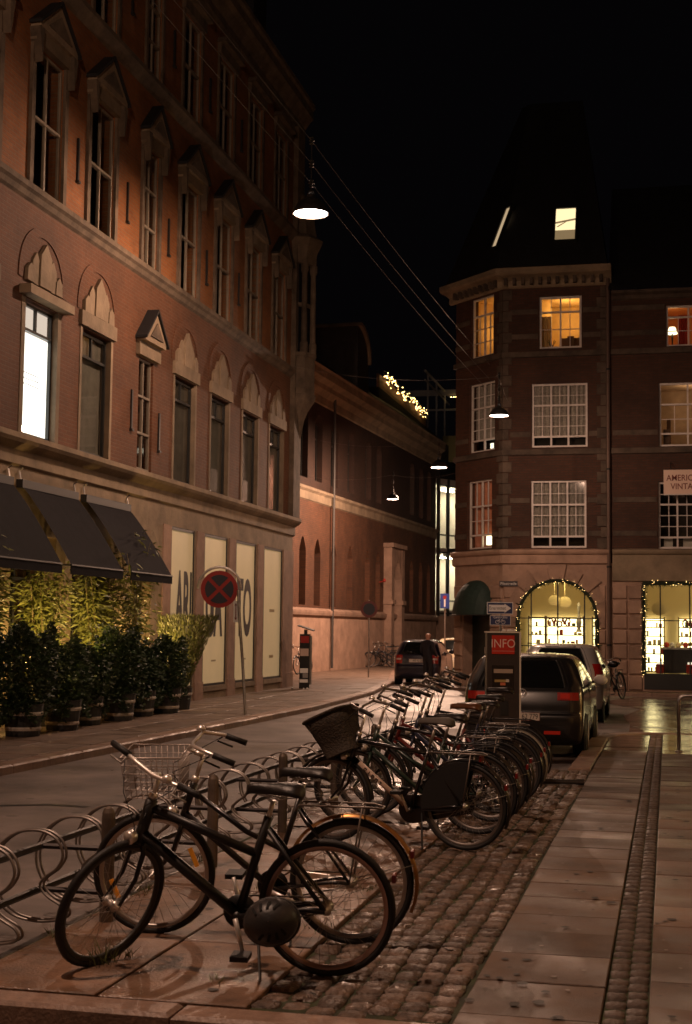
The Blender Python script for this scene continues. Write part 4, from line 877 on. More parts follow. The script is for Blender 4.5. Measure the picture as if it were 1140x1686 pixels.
# ================================================================== street lamps and span wires
lens_m = emission('lamp_lens', (1.0,.86,.78), 22)
shade_m = M_('lamp_shade_metal', (.045,.042,.04), .45, .6, nscale=6, nvar=.3)
def street_lamp(x, y, z, label, w=LAMP_W, s=1.0, stem=1.5, drop=.03):
    t = thing('street_lamp', label, 'street lamp', (x,y,z), group='lamps hung over the street')
    k = MB(); n = 28; prof = [(.345,0),(.352,.015),(.345,.05),(.325,.11),(.285,.18),(.22,.25),(.14,.30),(.09,.33),(.075,.40)]
    for (a,b) in zip(prof[:-1],prof[1:]):
        for i in range(n):
            p = lambda r,zz,i: (s*r*math.cos(2*PI*i/n), s*r*math.sin(2*PI*i/n), s*zz)
            k.quad(p(*a,i), p(*a,i+1), p(*b,i+1), p(*b,i))
    k.lathe([(.07*s,.40*s),(.06*s,.46*s),(.02*s,.5*s)], 12); k.build('shade', shade_m, t, smooth=True)
    k = MB(); k.lathe([(.33*s,.018*s),(.325*s,.022*s)], 28); k.build('lens', lens_m, t)
    k = MB(); k.tube([(0,0,.48*s),(0,0,stem)], .014, 6)
    for zz in (.62*s,1.02*s,1.48*s): 
        if zz < stem+.1: k.lathe([(.012,-.08),(.05,-.06),(.02,-.02),(.06,.0),(.02,.03),(.045,.06),(.012,.09)], 10, (0,0,zz))
    k.build('hanger', shade_m, t)
    bulb_light('lamp_light', (0,0,-drop*s), w, LAMP_COL, .10, t); return t
street_lamp(-6.82,26.14,9.87, 'brightly glaring street lamp hung on wires beside the tall brick building')
street_lamp(-4.25,35.97,7.28, 'lit bell shaped street lamp in front of the corner shop building windows', w=700, s=.72, stem=1.1)
street_lamp(-8.65,53.42,8.0, 'lit street lamp hanging at the glass building end of the street', w=5200, s=.9, stem=1.1)
street_lamp(-9.62,49.1,6.37, 'small lit street lamp in front of the dark brick wall', w=1000, s=.62, stem=.9)
street_lamp(-4.4,5.2,10.6, 'street lamp of the same row hung over the near end of the street', w=2500, stem=1.5, drop=.22)
def wire(name_label, P, r=.0045, sag=.25):
    pts = []
    for (a,b) in zip(P[:-1],P[1:]):
        a = Vector(a); b = Vector(b)
        for i in range(12): s_ = i/12; p = a.lerp(b, s_); p.z -= sag*4*s_*(1-s_); pts.append(p)
    pts.append(Vector(P[-1])); k = MB(); k.tube(pts, r, 4); tag(k.build('span_wire', M_('wire_grey', (.16,.15,.145), .5, .5)), name_label, 'wire', 'span wires over the street')
for dz, lab in ((.62,'lowest of the three wires holding the glaring lamp'),(1.02,'middle one of the three wires holding the glaring lamp'),(1.48,'topmost of the three wires holding the glaring lamp')):
    wire(lab, [(-10.8,-13.5,13.9+dz),(-6.82,26.14,9.87+dz),(-5.3,42.4,8.4+dz)], sag=.12)
wire('thin wire carrying the lamp before the corner shop windows', [(-10.8,39.0,9.4),(-4.25,35.97,8.32),(-4.5,42.0,8.6)])
wire('thin wire carrying the lamp near the glass building', [(-13.7,54.5,9.3),(-8.65,53.42,9.08),(-6.5,53.0,9.2)])
wire('thin wire carrying the small lamp before the brick wall', [(-13.8,49.6,7.5),(-9.62,49.1,7.26),(-6.5,48.6,7.5)])
wire('thin wire carrying the lamp at the near end of the street', [(-10.8,5.2,12.5),(-4.4,5.2,12.1),(3.2,5.2,9.4)])

# ================================================================== awnings and planting before the restaurant
for (a0,a1,lab) in ((19.0,21.55,'black awning cut by the picture edge, above the bamboo'),(21.92,24.22,'middle black awning sloping out over the lit bamboo'),(24.62,26.85,'black awning next to the cream shop panels')):
    t = thing('awning', lab, 'awning', fL((a0+a1)/2,.5,2.7), absolute=True, group='restaurant awnings')
    k = MB(); n = 10; pr = [(.06+.98*(i/n), 4.12-1.38*(i/n)**1.12+.02*math.sin(PI*i/n)) for i in range(n+1)]
    for (p,r) in zip(pr[:-1],pr[1:]):
        for j in range(8):
            aa = a0+(a1-a0)*j/8; ab = a0+(a1-a0)*(j+1)/8; sg_ = lambda a: -.025*math.sin(PI*(a-a0)/(a1-a0))
            k.quad(fL(aa,p[0],p[1]+sg_(aa)), fL(ab,p[0],p[1]+sg_(ab)), fL(ab,r[0],r[1]+sg_(ab)), fL(aa,r[0],r[1]+sg_(aa)))
    k.build('canopy', canvas, t, smooth=True)
    k = MB(); fbox(k, fL, a0, a1, 1.03, 1.05, 2.58, 2.745); k.build('valance', canvas, t)
    k = MB(); k.tube([fL(a0,1.04,2.735), fL(a1,1.04,2.735)], .022, 6); k.build('front_rail', iron, t)
    for a in (a0+.05,a1-.05):
        k = MB(); k.tube([fL(a,.02,2.75), fL(a,1.04,2.735)], .018, 6); k.build('arm', iron, t)
    k = MB(); fbox(k, fL, a0-.02, a1+.02, .0, .12, 4.06, 4.2); k.build('cassette', iron, t)
    for a in (a0+.02,a1-.02): k = MB(); k.tube([fL(a,.06,4.2), fL(a,.03,4.35), fL(a,.1,4.4)], .015, 5); k.build('hook', steel, t)
warm = (1.0,.60,.20)
for (a,lab) in ((21.05,'warm garden uplight hidden behind the first shrubs'),(23.1,'warm garden uplight hidden between the golden bamboos'),(26.9,'warm garden uplight hidden behind the feathery conifer')):
    t = thing('garden_uplight', lab, 'garden light', fL(a,.66,0), absolute=True, group='garden uplights among the planters')
    k = MB(); k.tube([fL(a,.66,0), fL(a,.66,1.0)], .012, 6); k.build('stake', iron, t)
    k = MB(); k.lathe([(.03,1.0),(.06,1.05),(.07,1.12)], 12, fL(a,.66,0)); k.build('housing', iron, t)
    k = MB(); k.lathe([(.066,1.122),(.05,1.128)], 12, fL(a,.66,0)); k.build('lens', emission('uplight_lens', (1,.66,.28), 8), t)
    bulb_light('uplight', (0,0,1.22), 110, warm, .05, t)
def leafmat(name, c, tint): return M_(name, c, .45, nscale=9, nvar=.45, tint=tint)
def leaf(mb, p, d, L, W, up=None):
    d = d.normalized(); s = d.cross(Vector((rnd.gauss(0,1),rnd.gauss(0,1),rnd.gauss(0,1)))).normalized()*W
    m = p+d*L*.45; t = p+d*L; t.z -= L*.15; mb.add([p, m+s, t, m-s], [(0,1,2,3)])
bam_m = leafmat('bamboo_leaf', (.15,.20,.045), (.24,.26,.07)); box_m = leafmat('hedge_leaf', (.016,.034,.010), (.022,.042,.013)); con_m = leafmat('conifer_leaf', (.075,.095,.02), (.11,.12,.03))
pot_m = M_('planter_dark', (.020,.019,.020), .55, nscale=4, nvar=.4); hoop_m = M_('planter_band_white', (.36,.31,.27), .6, nscale=5, nvar=.25); soil_m = M_('soil', (.03,.02,.012), .9); cane_m = M_('bamboo_cane', (.20,.15,.05), .5, nscale=8, nvar=.3)
def planter(t, r=.30, h=.5, bands=(.13,.36)):
    k = MB(); k.lathe([(r*.80,0),(r*.84,.04),(r,h-.03),(r*1.03,h),(r*.93,h),(r*.90,h-.06)], 18); k.build('planter', pot_m, t, rel=False)
    for b in bands: rr = r*(.80+.20*b/h); k = MB(); k.lathe([(rr+.010,b-.028),(rr+.017,b),(rr+.010,b+.028)], 18); k.build('band', hoop_m, t, rel=False)
    k = MB(); k.lathe([(r*.9,h-.06),(.01,h-.05)], 14); k.build('soil', soil_m, t, rel=False)
def hedge(x, y, h, w, lab, n=7500):
    t = thing('potted_hedge', lab, 'plant', (x,y,0), group='clipped shrubs in banded planters'); planter(t, .31)
    k = MB()
    for i in range(n):
        u = Vector((rnd.uniform(-1,1), rnd.uniform(-1,1), rnd.uniform(0,1))); e = max(abs(u.x),abs(u.y),abs(u.z*2-1))
        if e < .55 and rnd.random() < .7: continue
        p = Vector((u.x*w*.70*(.92+.12*math.sin(u.z*9+x)), u.y*w*1.5, .30+u.z*(h-.30)+.10*math.sin(u.x*3+u.y*4+y*2)+.05*math.sin(u.y*9+x)))
        if rnd.random() < .03: p = p*1.0 + Vector((u.x*.10,u.y*.12,rnd.uniform(.02,.16)))
        leaf(k, p, Vector((u.x,u.y,rnd.uniform(-.3,1.2)))+Vector((rnd.gauss(0,.5),rnd.gauss(0,.5),0)), rnd.uniform(.05,.10), rnd.uniform(.016,.030))
    k.build('foliage', box_m, t, rel=False)
    k = MB(); [k.tube([(0,0,.44),(rnd.uniform(-.2,.2),rnd.uniform(-.2,.2),h*.8)], [.02,.008], 5) for i in range(6)]; k.build('stem', M_('bark', (.05,.035,.02), .9), t, rel=False)
def bamboo(x, y, h, lab, n=2400):
    t = thing('potted_bamboo', lab, 'plant', (x,y,0), group='bamboos in planters by the wall'); planter(t, .27, .5, ())
    k = MB(); kl = MB()
    for i in range(16):
        a = rnd.uniform(0,2*PI); b = Vector((.13*math.cos(a), .13*math.sin(a), .45)); lean = Vector((rnd.gauss(0,.16), rnd.gauss(0,.42), 1)); hh = h*rnd.uniform(.75,1.02)-.45
        P = [b+Vector((lean.x*s*s*hh*.5, lean.y*s*s*hh*.6, s*hh)) for s in (0,.25,.5,.75,1)]; k.tube(P, [.011,.010,.008,.006,.003], 5)
        for j in range(n//16):
            s = rnd.uniform(.22,1); f = s*4; ii = min(3,int(f)); p = P[ii].lerp(P[ii+1], f-ii)
            d = Vector((rnd.gauss(0,1),rnd.gauss(0,1),rnd.gauss(-.15,.45))); p = p+d.normalized()*rnd.uniform(0,.22); leaf(kl, p, d, rnd.uniform(.10,.22), rnd.uniform(.013,.024))
    k.build('cane', cane_m, t, rel=False); kl.build('foliage', bam_m, t, rel=False)
def conifer(x, y, h, lab):
    t = thing('potted_conifer', lab, 'plant', (x,y,0)); planter(t, .30, .46, (.33,))
    k = MB()
    for i in range(9000):
        s = rnd.random()**.8; a = rnd.uniform(0,2*PI); r = (.14+.50*s**.7)*rnd.random()**.4; z = .42+s*(h-.45)
        p = Vector((r*math.cos(a)+.12*s*s, r*math.sin(a)+.22*s*s, z)); leaf(k, p, Vector((math.cos(a)*.5,math.sin(a)*.5,1.1)), rnd.uniform(.06,.14), .008)
    k.build('foliage', con_m, t, rel=False)
    k = MB(); [k.tube([(0,0,.4),(.2*math.cos(a),.2*math.sin(a),h*.75)], [.02,.006], 5) for a in (0,1.3,2.6,4,5.2)]; k.build('stem', M_('bark',(0,0,0)), t, rel=False)
bamboo(-10.5,20.2,3.3,'bamboo at the picture edge in front of the lit wall')
bamboo(-10.45,22.2,2.95,'golden lit bamboo under the middle awning')
bamboo(-10.40,24.5,2.85,'golden lit bamboo below the gap between the last two awnings')
bamboo(-10.30,26.2,3.55,'tall bamboo in the shade reaching up past the last awning', 1100)
for (x,y,h,lab) in ((-9.72,20.1,1.62,'dark clipped shrub at the picture edge, first of the row'),(-9.70,21.5,1.40,'dark clipped shrub in a banded pot, second of the row'),(-9.84,22.75,1.22,'dark clipped shrub standing before the golden bamboo'),(-9.74,24.0,1.58,'large dark clipped shrub in the middle of the row'),(-9.86,25.35,1.18,'dark clipped shrub with a low wide banded planter'),(-9.76,26.5,1.42,'last dark clipped shrub before the feathery conifer')):
    hedge(x, y, h, .36+.10*((h*7.3)%1), lab)
conifer(-9.95,27.75,1.95,'feathery yellow green conifer in a pot beside the cream panels')
t = thing('flower_pot', 'small dark square pot with a dry plant at the cream panel', 'plant pot', (-10.55,29.0,0))
k = MB(); k.lathe([(.17,0),(.23,.5),(.25,.5),(.22,.44)], 4); k.build('pot', pot_m, t, rel=False)
k = MB(); [leaf(k, Vector((rnd.uniform(-.1,.1),rnd.uniform(-.1,.1),.48)), Vector((rnd.gauss(0,.6),rnd.gauss(0,.6),1)), rnd.uniform(.2,.4), .02) for i in range(40)]; k.build('foliage', M_('dry_leaf', (.12,.08,.03), .8), t, rel=False)

# ================================================================== signs, kiosk, pillar, hoop rack
red_s = M_('sign_reflective_red', (.26,.012,.010), .3); blue_s = M_('sign_blue', (.012,.022,.085), .35); white_s = M_('sign_white', (.70,.68,.66), .4)
def facing(x, y, yaw=0):   # a = to the right, o = towards the viewer, z = up (signs face back down the street)
    c, s = math.cos(yaw), math.sin(yaw); return lambda a,o,z: (x+a*c+o*s, y+a*s-o*c, z)
def disc(mb, fn, r, cz, o0, o1, n=28, a=0): mb.prism([(a+r*math.cos(2*PI*i/n), cz+r*math.sin(2*PI*i/n)) for i in range(n)], lambda u,v,o: fn(u,o,v), o0, o1)
NS = thing('no_stopping_sign', 'round red and blue no stopping sign on a leaning grey pole', 'road sign', (-7.95,26.85,0), absolute=True)
fN = facing(-8.68,26.50,rad(14))
k = MB(); k.tube([(-8.13,26.62,.0),(-8.2,26.6,1.0),(-8.27,26.56,1.9),(-8.30,26.54,2.45)], .03, 8); Rr = .43
k.tube([fN(Rr*math.cos(a),-.03,2.48+Rr*math.sin(a)) for a in [PI*j/16 for j in range(17)]], .026, 8); k.build('pole', steel, NS)
k = MB(); disc(k, fN, .37, 2.47, -.01, .01); k.build('sign_disc', red_s, NS)
k = MB()
for i in range(4):
    c0 = PI/2*i + PI/4+.17 - PI/4*0; P = [(.055*math.cos(PI/2*i+PI/2), .055*math.sin(PI/2*i+PI/2))]
    P = [(.285*math.cos(PI/2*i+PI/4+.13+(PI/2-.26)*j/8), 2.47+.285*math.sin(PI/2*i+PI/4+.13+(PI/2-.26)*j/8)) for j in range(9)] + [(.05*math.cos(PI/2*i+PI/2), 2.47+.05*math.sin(PI/2*i+PI/2))]
    k.prism(P, lambda u,v,o: fN(u,o,v), .0105, .013)
k.build('blue_field', M_('sign_blue_dark', (.006,.008,.022), .35), NS)
k = MB(); fbox(k, fN, .29, .38, .02, .035, 1.82, 2.24); sb = sub(k.build('arrow_plate', white_s, NS), NS)
k = MB(); fbox(k, fN, .327, .343, .036, .038, 1.88, 2.18); k.prism([(.31,2.15),(.36,2.15),(.335,2.2)], lambda u,v,o: fN(u,o,v), .036, .038); k.prism([(.31,1.91),(.36,1.91),(.335,1.86)], lambda u,v,o: fN(u,o,v), .036, .038); k.build('double_arrow', M_('sign_red',(0,0,0)), sb)
OW = thing('one_way_sign', 'blue one way arrow sign with a bicycle plate below, behind the kiosk', 'road sign', (-3.97,34,0), absolute=True)
fO = facing(-3.97,34,rad(6))
k = MB(); k.tube([fO(0,-.04,0), fO(0,-.04,2.45)], .03, 8); k.build('pole', steel, OW)
k = MB(); fbox(k, fO, -.31, .29, -.008, .008, 2.13, 2.39); pl_ = sub(k.build('plate', blue_s, OW), OW)
k = MB(); fbox(k, fO, -.325, .305, -.01, .004, 2.115, 2.405); k.build('plate_rim', white_s, OW)
k = MB(); k.prism([(-.28,2.18),(.10,2.18),(.10,2.15),(.26,2.26),(.10,2.37),(.10,2.34),(-.28,2.34)], lambda u,v,o: fO(u,o,v), .009, .012); k.build('arrow', white_s, pl_)
text_mesh('Ensrettet', .115, blackm, pl_, fO, -.07, 2.26, .014, sx=.95)
k = MB(); fbox(k, fO, -.24, .24, -.008, .008, 1.86, 2.07); pb = sub(k.build('plate', blue_s, OW), OW)
k = MB(); fbox(k, fO, -.25, .25, -.01, .004, 1.85, 2.08); k.build('plate_rim', white_s, OW)
k = MB()
for a in (-.07,.07): k.tube([fO(a+.045*math.cos(2*PI*i/14),.011,1.925+.045*math.sin(2*PI*i/14)) for i in range(14)], .006, 4, closed=True)
k.tube([fO(-.07,.011,1.925), fO(-.03,.011,1.985), fO(.045,.011,1.985), fO(.0,.011,1.925), fO(-.03,.011,1.985)], .006, 4); k.tube([fO(.07,.011,1.925), fO(.04,.011,2.0), fO(.07,.011,2.01)], .006, 4); k.build('bicycle_symbol', white_s, pb)
text_mesh('Gælder ikke', .07, white_s, pb, fO, 0, 2.035, .011)
DE = thing('dead_end_sign', 'blue dead end sign on a slim pole before the glass building', 'road sign', (-8.54,54.48,0), absolute=True)
fD = facing(-8.54,54.48,rad(8)); k = MB(); k.tube([fD(0,-.04,0), fD(0,-.04,3.2)], .03, 8); k.build('pole', steel, DE)
k = MB(); fbox(k, fD, -.19, .17, -.01, .01, 2.56, 3.14); k.build('plate', M_('sign_blue_bright', (.015,.04,.22), .35), DE)
k = MB(); fbox(k, fD, -.04, .02, .011, .013, 2.62, 2.92); k.build('white_stem', white_s, DE); k = MB(); disc(k, fD, .075, 2.99, .011, .014, 16, -.01); k.build('red_head', red_s, DE)
RS = thing('round_sign', 'dark red round road sign on a pole by the brick building', 'road sign', (-10.4,48.9,0), absolute=True)
fQ = facing(-10.4,48.9,rad(12)); k = MB(); k.tube([fQ(0,-.04,0), fQ(0,-.04,2.75)], .03, 8); k.build('pole', steel, RS)
k = MB(); disc(k, fQ, .30, 2.42, -.01, .01); k.build('sign_disc', M_('sign_red_back', (.16,.02,.015), .4), RS); k = MB(); disc(k, fQ, .21, 2.42, .011, .014); k.build('dark_field', M_('sign_blue_dark',(0,0,0)), RS)
# ticket kiosk
KI = thing('info_kiosk', 'tall dark kiosk with a red INFO panel beside the parked bikes', 'kiosk', (-1.98,17.5,0), absolute=True)
fK = facing(-1.98,17.38,rad(13)); kd = M_('kiosk_brown_black', (.030,.022,.020), .4, nscale=5, nvar=.2)
k = MB(); fbox(k, fK, -.212, .185, -.26, 0, .02, 1.69); k.build('body', kd, KI)
k = MB(); fbox(k, fK, .186, .206, -.27, .012, .02, 1.705); fbox(k, fK, -.222, .185, -.27, .012, 1.691, 1.708); k.build('edge_trim', M_('trim_pale', (.60,.54,.46), .45), KI)
k = MB(); fbox(k, fK, -.155, .125, .001, .012, 1.43, 1.66); rp = sub(k.build('red_panel', M_('info_red', (.40,.022,.012), .35, emis=(1,.06,.03), estr=.012), KI), KI)
text_mesh('INFO', .15, M_('info_letter', (.65,.45,.40), .5), rp, fK, -.015, 1.555, .0135, sx=.88)
k = MB(); fbox(k, fK, -.15, .13, .0125, .0135, 1.465, 1.468); k.build('rule', M_('info_letter',(0,0,0)), rp)
k = MB(); fbox(k, fK, -.15, .12, .001, .006, .95, 1.29); sc_ = sub(k.build('screen', M_('screen_dark', (.012,.011,.012), .12), KI), KI)
for (a0,a1,z0,z1,c) in ((-.13,.105,1.195,1.245,(.36,.28,.22)),(-.12,.02,1.085,1.115,(.35,.24,.08)),(.02,.06,1.085,1.12,(.5,.45,.4)),(-.05,.015,1.045,1.08,(.5,.14,.06))): k = MB(); fbox(k, fK, a0, a1, .0065, .009, z0, z1); k.build('label', M_('kiosk_label_%d'%int(z0*1000+a0*10), c, .5), sc_)
k = MB(); fbox(k, fK, -.05, .05, .001, .012, .68, .86); k.build('ticket_slot', blackm, KI)
k = MB(); 
for i in range(14): octa(k, fK(rnd.uniform(-.02,.15), -.1+rnd.uniform(-.05,.05), 1.72), rnd.uniform(.012,.02))
k.build('scraps', white_s, KI)['kind'] = 'stuff'
# poster pillar near the far corner
PL = thing('ticket_pillar', 'slim black ticket pillar with stickers and a tilted solar panel', 'ticket machine', (-10.08,38.8,0), absolute=True)
fP = facing(-10.08,38.7,rad(8)); k = MB(); fbox(k, fP, -.16, .13, -.22, 0, 0, 1.55); k.build('body', blackp, PL); k = MB(); fbox(k, fP, .131, .17, -.24, .01, .12, 1.5); k.build('side_trim', M_('pillar_grey', (.12,.11,.09), .5), PL)
k = MB(); k.tube([fP(0,-.1,1.55), fP(0,-.1,1.68)], .05, 8); k.add([fP(-.22,.08,1.80), fP(.24,.08,1.66), fP(.24,-.3,1.68), fP(-.22,-.3,1.82), fP(-.22,.08,1.77), fP(.24,.08,1.63), fP(.24,-.3,1.65), fP(-.22,-.3,1.79)], [(0,1,2,3),(7,6,5,4),(0,1,5,4),(1,2,6,5),(2,3,7,6),(3,0,4,7)]); k.build('solar_panel', blackm, PL)
for (a0,a1,z0,z1,m) in ((-.14,.11,1.30,1.5,red_s),(-.14,.10,.93,1.14,M_('sticker_pink',(.45,.33,.28),.6)),(-.14,.09,.45,.58,white_s),(-.06,.09,.31,.44,M_('sticker_grey',(.25,.24,.23),.6)),(-.15,.09,.18,.27,white_s)): k = MB(); fbox(k, fP, a0, a1, .001, .004, z0, z1); k.build('sticker', m, PL)
# litter by the pillar
for (x,y,lab) in ((-10.4,38.4,'crumpled scrap of paper lying before the black pillar'),(-9.9,38.2,'white paper scrap lying at the foot of the black pillar')):
    k = MB(); [octa(k, (rnd.uniform(-.08,.08), rnd.uniform(-.06,.06), .02), .03) for i in range(5)]; o = k.build('paper_scrap', white_s); o.location = (x,y,.012); tag(o, lab, 'litter', 'litter by the pillar')
# steel hoop at the right edge
k = MB(); hp = [(.14,21.0,0),(.14,21.0,.70)] + [(.14+.11*(1-math.cos(a)), 21.0, .70+.11*math.sin(a)) for a in (PI/8,PI/4,3*PI/8,PI/2)] + [(.9,21.0,.81)] + [(.95+.11*math.sin(a),21.0,.70+.11*math.cos(a)) for a in (PI/8,PI/4,3*PI/8,PI/2)] + [(1.06,21.0,0)]
t = thing('bike_hoop', 'bent steel hoop stand on the pavement at the picture edge', 'bike stand', (.14,21,0), absolute=True); k.tube(hp, .026, 10); k.build('hoop', steel, t, smooth=True)
for x in (.14,1.06): k = MB(); k.lathe([(.06,0),(.06,.012),(.03,.02)], 12, (x,21.0,.004)); k.build('foot_plate', steel, t)
# the bike rack: rails, posts and looped wheel holders
RK = thing('bike_rack', 'long steel bike rack with rows of looped wheel holders and round topped posts', 'bike rack', (-3.5,10,0), absolute=True)
for z in (.42,.17): k = MB(); k.tube([(-3.62,3.0,z),(-3.62,16.2,z)], .022, 6); k.build('rail', M_('rack_dark', (.05,.045,.045), .45, .7), RK)
loop = [(a, b*.86) for a, b in [( .20,.02),(.05,.0),(-.10,.04),(-.20,.16),(-.235,.32),(-.19,.48),(-.08,.58),(.06,.60),(.17,.55),(.215,.45),(.18,.36),(.10,.29),(.07,.235),(.12,.17),(.22,.11),(.245,.06)]]
def smooth_loop(P, n=4):
    out = []; m = len(P)
    for i in range(m):
        p0,p1,p2,p3 = [Vector(P[(i+j-1)%m]) for j in range(4)]
        for s in range(n): t_ = s/n; out.append(.5*((2*p1)+(p2-p0)*t_+(2*p0-5*p1+4*p2-p3)*t_*t_+(3*p1-p0-3*p2+p3)*t_**3))
    return out
lp_ = smooth_loop(loop); lm = MB()
for dy in (-.028,.028): lm.tube([(p.x, dy + .012*math.sin(i*.3), p.y+.012) for i,p in enumerate(lp_)], .0088, 6, closed=True)
lmesh = lm.mesh('wheel_holder', M_('rack_steel', (.30,.27,.25), .42, .9, nscale=14, nvar=.3), True); y = 6.44
while y < 16.2:
    o = link('wheel_holder', lmesh, RK, (-3.63+3.5, y-10, 0)); o.rotation_euler = (0,0,rnd.uniform(-.05,.05)); y += .61
for y in (5.9,7.78,9.72,11.6,13.5,15.4):
    k = MB(); k.lathe([(.040,-.02),(.040,.60),(.037,.63),(.027,.655),(.01,.665)], 14, (-3.20,y,0)); p_ = k.build('post', M_('post_steel', (.17,.135,.11), .5, .7, nscale=6, nvar=.3), RK, smooth=False)
    k = MB(); k.tube([(-3.20,y,.42),(-3.62,y,.42)], .018, 6); k.build('bracket', M_('rack_dark',(0,0,0)), RK); k = MB(); k.tube([(-3.20,y,.17),(-3.62,y,.17)], .018, 6); k.build('bracket', M_('rack_dark',(0,0,0)), RK)

# ================================================================== bicycles (x forward, y to the rider's left)
WR = .345
def wheel_meshes():
    t = MB(); n = 44; m = 8; V = []; F = []
    for i in range(n):
        a = 2*PI*i/n
        for j in range(m): b = 2*PI*j/m; r = WR-.019+.019*math.cos(b); V.append((r*math.cos(a), .019*math.sin(b), r*math.sin(a)))
    for i in range(n):
        for j in range(m): F.append((i*m+j, ((i+1)%n)*m+j, ((i+1)%n)*m+(j+1)%m, i*m+(j+1)%m))
    t.add(V, F); tyre = t.mesh('tyre', rubber, True)
    t = MB(); V = []; F = []; sec = [(WR-.036,-.0125),(WR-.054,-.011),(WR-.060,0),(WR-.054,.011),(WR-.036,.0125)]; m = len(sec)
    for i in range(n):
        a = 2*PI*i/n
        for (r,y) in sec: V.append((r*math.cos(a), y, r*math.sin(a)))
    for i in range(n):
        for j in range(m-1): F.append((i*m+j, ((i+1)%n)*m+j, ((i+1)%n)*m+j+1, i*m+j+1))
    t.add(V, F); rim = {k_: t.mesh('rim', mm, True) for k_, mm in (('alu',alu),('dull',M_('rim_dull', (.16,.14,.13), .45, .9)),('black',M_('rim_black', (.03,.03,.03), .4)),('pink',M_('rim_copper', (.52,.36,.32), .4, .9)))}
    t = MB()
    for i in range(32):
        a = 2*PI*i/32; s = 1 if i%2 else -1; d = .35*(1 if (i//2)%2 else -1); h = Vector((.028*math.cos(a+d*3), s*.03, .028*math.sin(a+d*3))); e = Vector(((WR-.058)*math.cos(a), 0, (WR-.058)*math.sin(a))); t.tube([h,e], .0013, 3)
    spokes = t.mesh('spokes', steel)
    t = MB(); Mx = Matrix.Rotation(PI/2,4,'X'); t.lathe([(.012,-.06),(.014,-.04),(.032,-.032),(.016,-.02),(.016,.02),(.032,.032),(.014,.04),(.012,.06)], 12, M=Mx); hub = t.mesh('hub', chrome, True)
    t = MB(); t.add([(.0,-.012,-.055),(.16,-.012,-.02),(.16,-.012,.02),(.0,-.012,.055)], [(0,1,2,3)]); return tyre, rim, spokes, hub
TYRE, RIM, SPK, HUB = wheel_meshes()
refl = MB(); refl.box((-.055,-.008,-.012),(.055,.008,.012)); reflm = refl.mesh('spoke_reflector', M_('reflector_orange', (.75,.22,.02), .3, emis=(1,.3,.02), estr=.10))
rrm = MB(); rrm.cbox((-.010,-.022,-.022),(.010,.022,.022), .006); rear_refl = rrm.mesh('rear_reflector', M_('reflector_red', (.14,.008,.006), .3))
def saddle_mesh(mat, wide=1.0):
    k = MB(); st = [(-.145,.055,-.012),(-.13,.082,.004),(-.09,.088,.012),(-.04,.068,.010),(.02,.038,.004),(.08,.024,0),(.125,.020,-.004),(.145,.010,-.014)]; m = 9; V = []; F = []
    for (x,w,z) in st:
        w *= wide
        for j in range(m): a = PI*(j/(m-1)); V.append((x, -w*math.cos(a), z+.024*math.sin(a)**.6-.024*(abs(math.cos(a))**3)))
    for i in range(len(st)-1):
        for j in range(m-1): F.append((i*m+j, (i+1)*m+j, (i+1)*m+j+1, i*m+j+1))
        F.append((i*m, i*m+m-1, (i+1)*m+m-1, (i+1)*m))
    F += [tuple(range(m)), tuple(reversed(range((len(st)-1)*m, len(st)*m)))]
    k.add(V, F); return k.mesh('saddle', mat, True)
SAD = {'black': saddle_mesh(leather), 'brown': saddle_mesh(M_('leather_brown', (.085,.032,.012), .28), 1.05), 'grey': saddle_mesh(M_('saddle_cover_grey', (.085,.075,.065), .8), 1.15)}
def guard_arc(r, a0, a1, w, M, n=22, lip=.012):
    k = MB(); V = []; F = []; sec = [(-w,-lip),(-w*.6,.0),(0,.006),(w*.6,.0),(w,-lip)]; m = 5
    for i in range(n+1):
        a = a0+(a1-a0)*i/n
        for (y,dr) in sec: V.append(M @ Vector(((r+dr)*math.cos(a), y, (r+dr)*math.sin(a))))
    for i in range(n):
        for j in range(m-1): F.append((i*m+j, (i+1)*m+j, (i+1)*m+j+1, i*m+j+1))
    k.add(V, F); return k
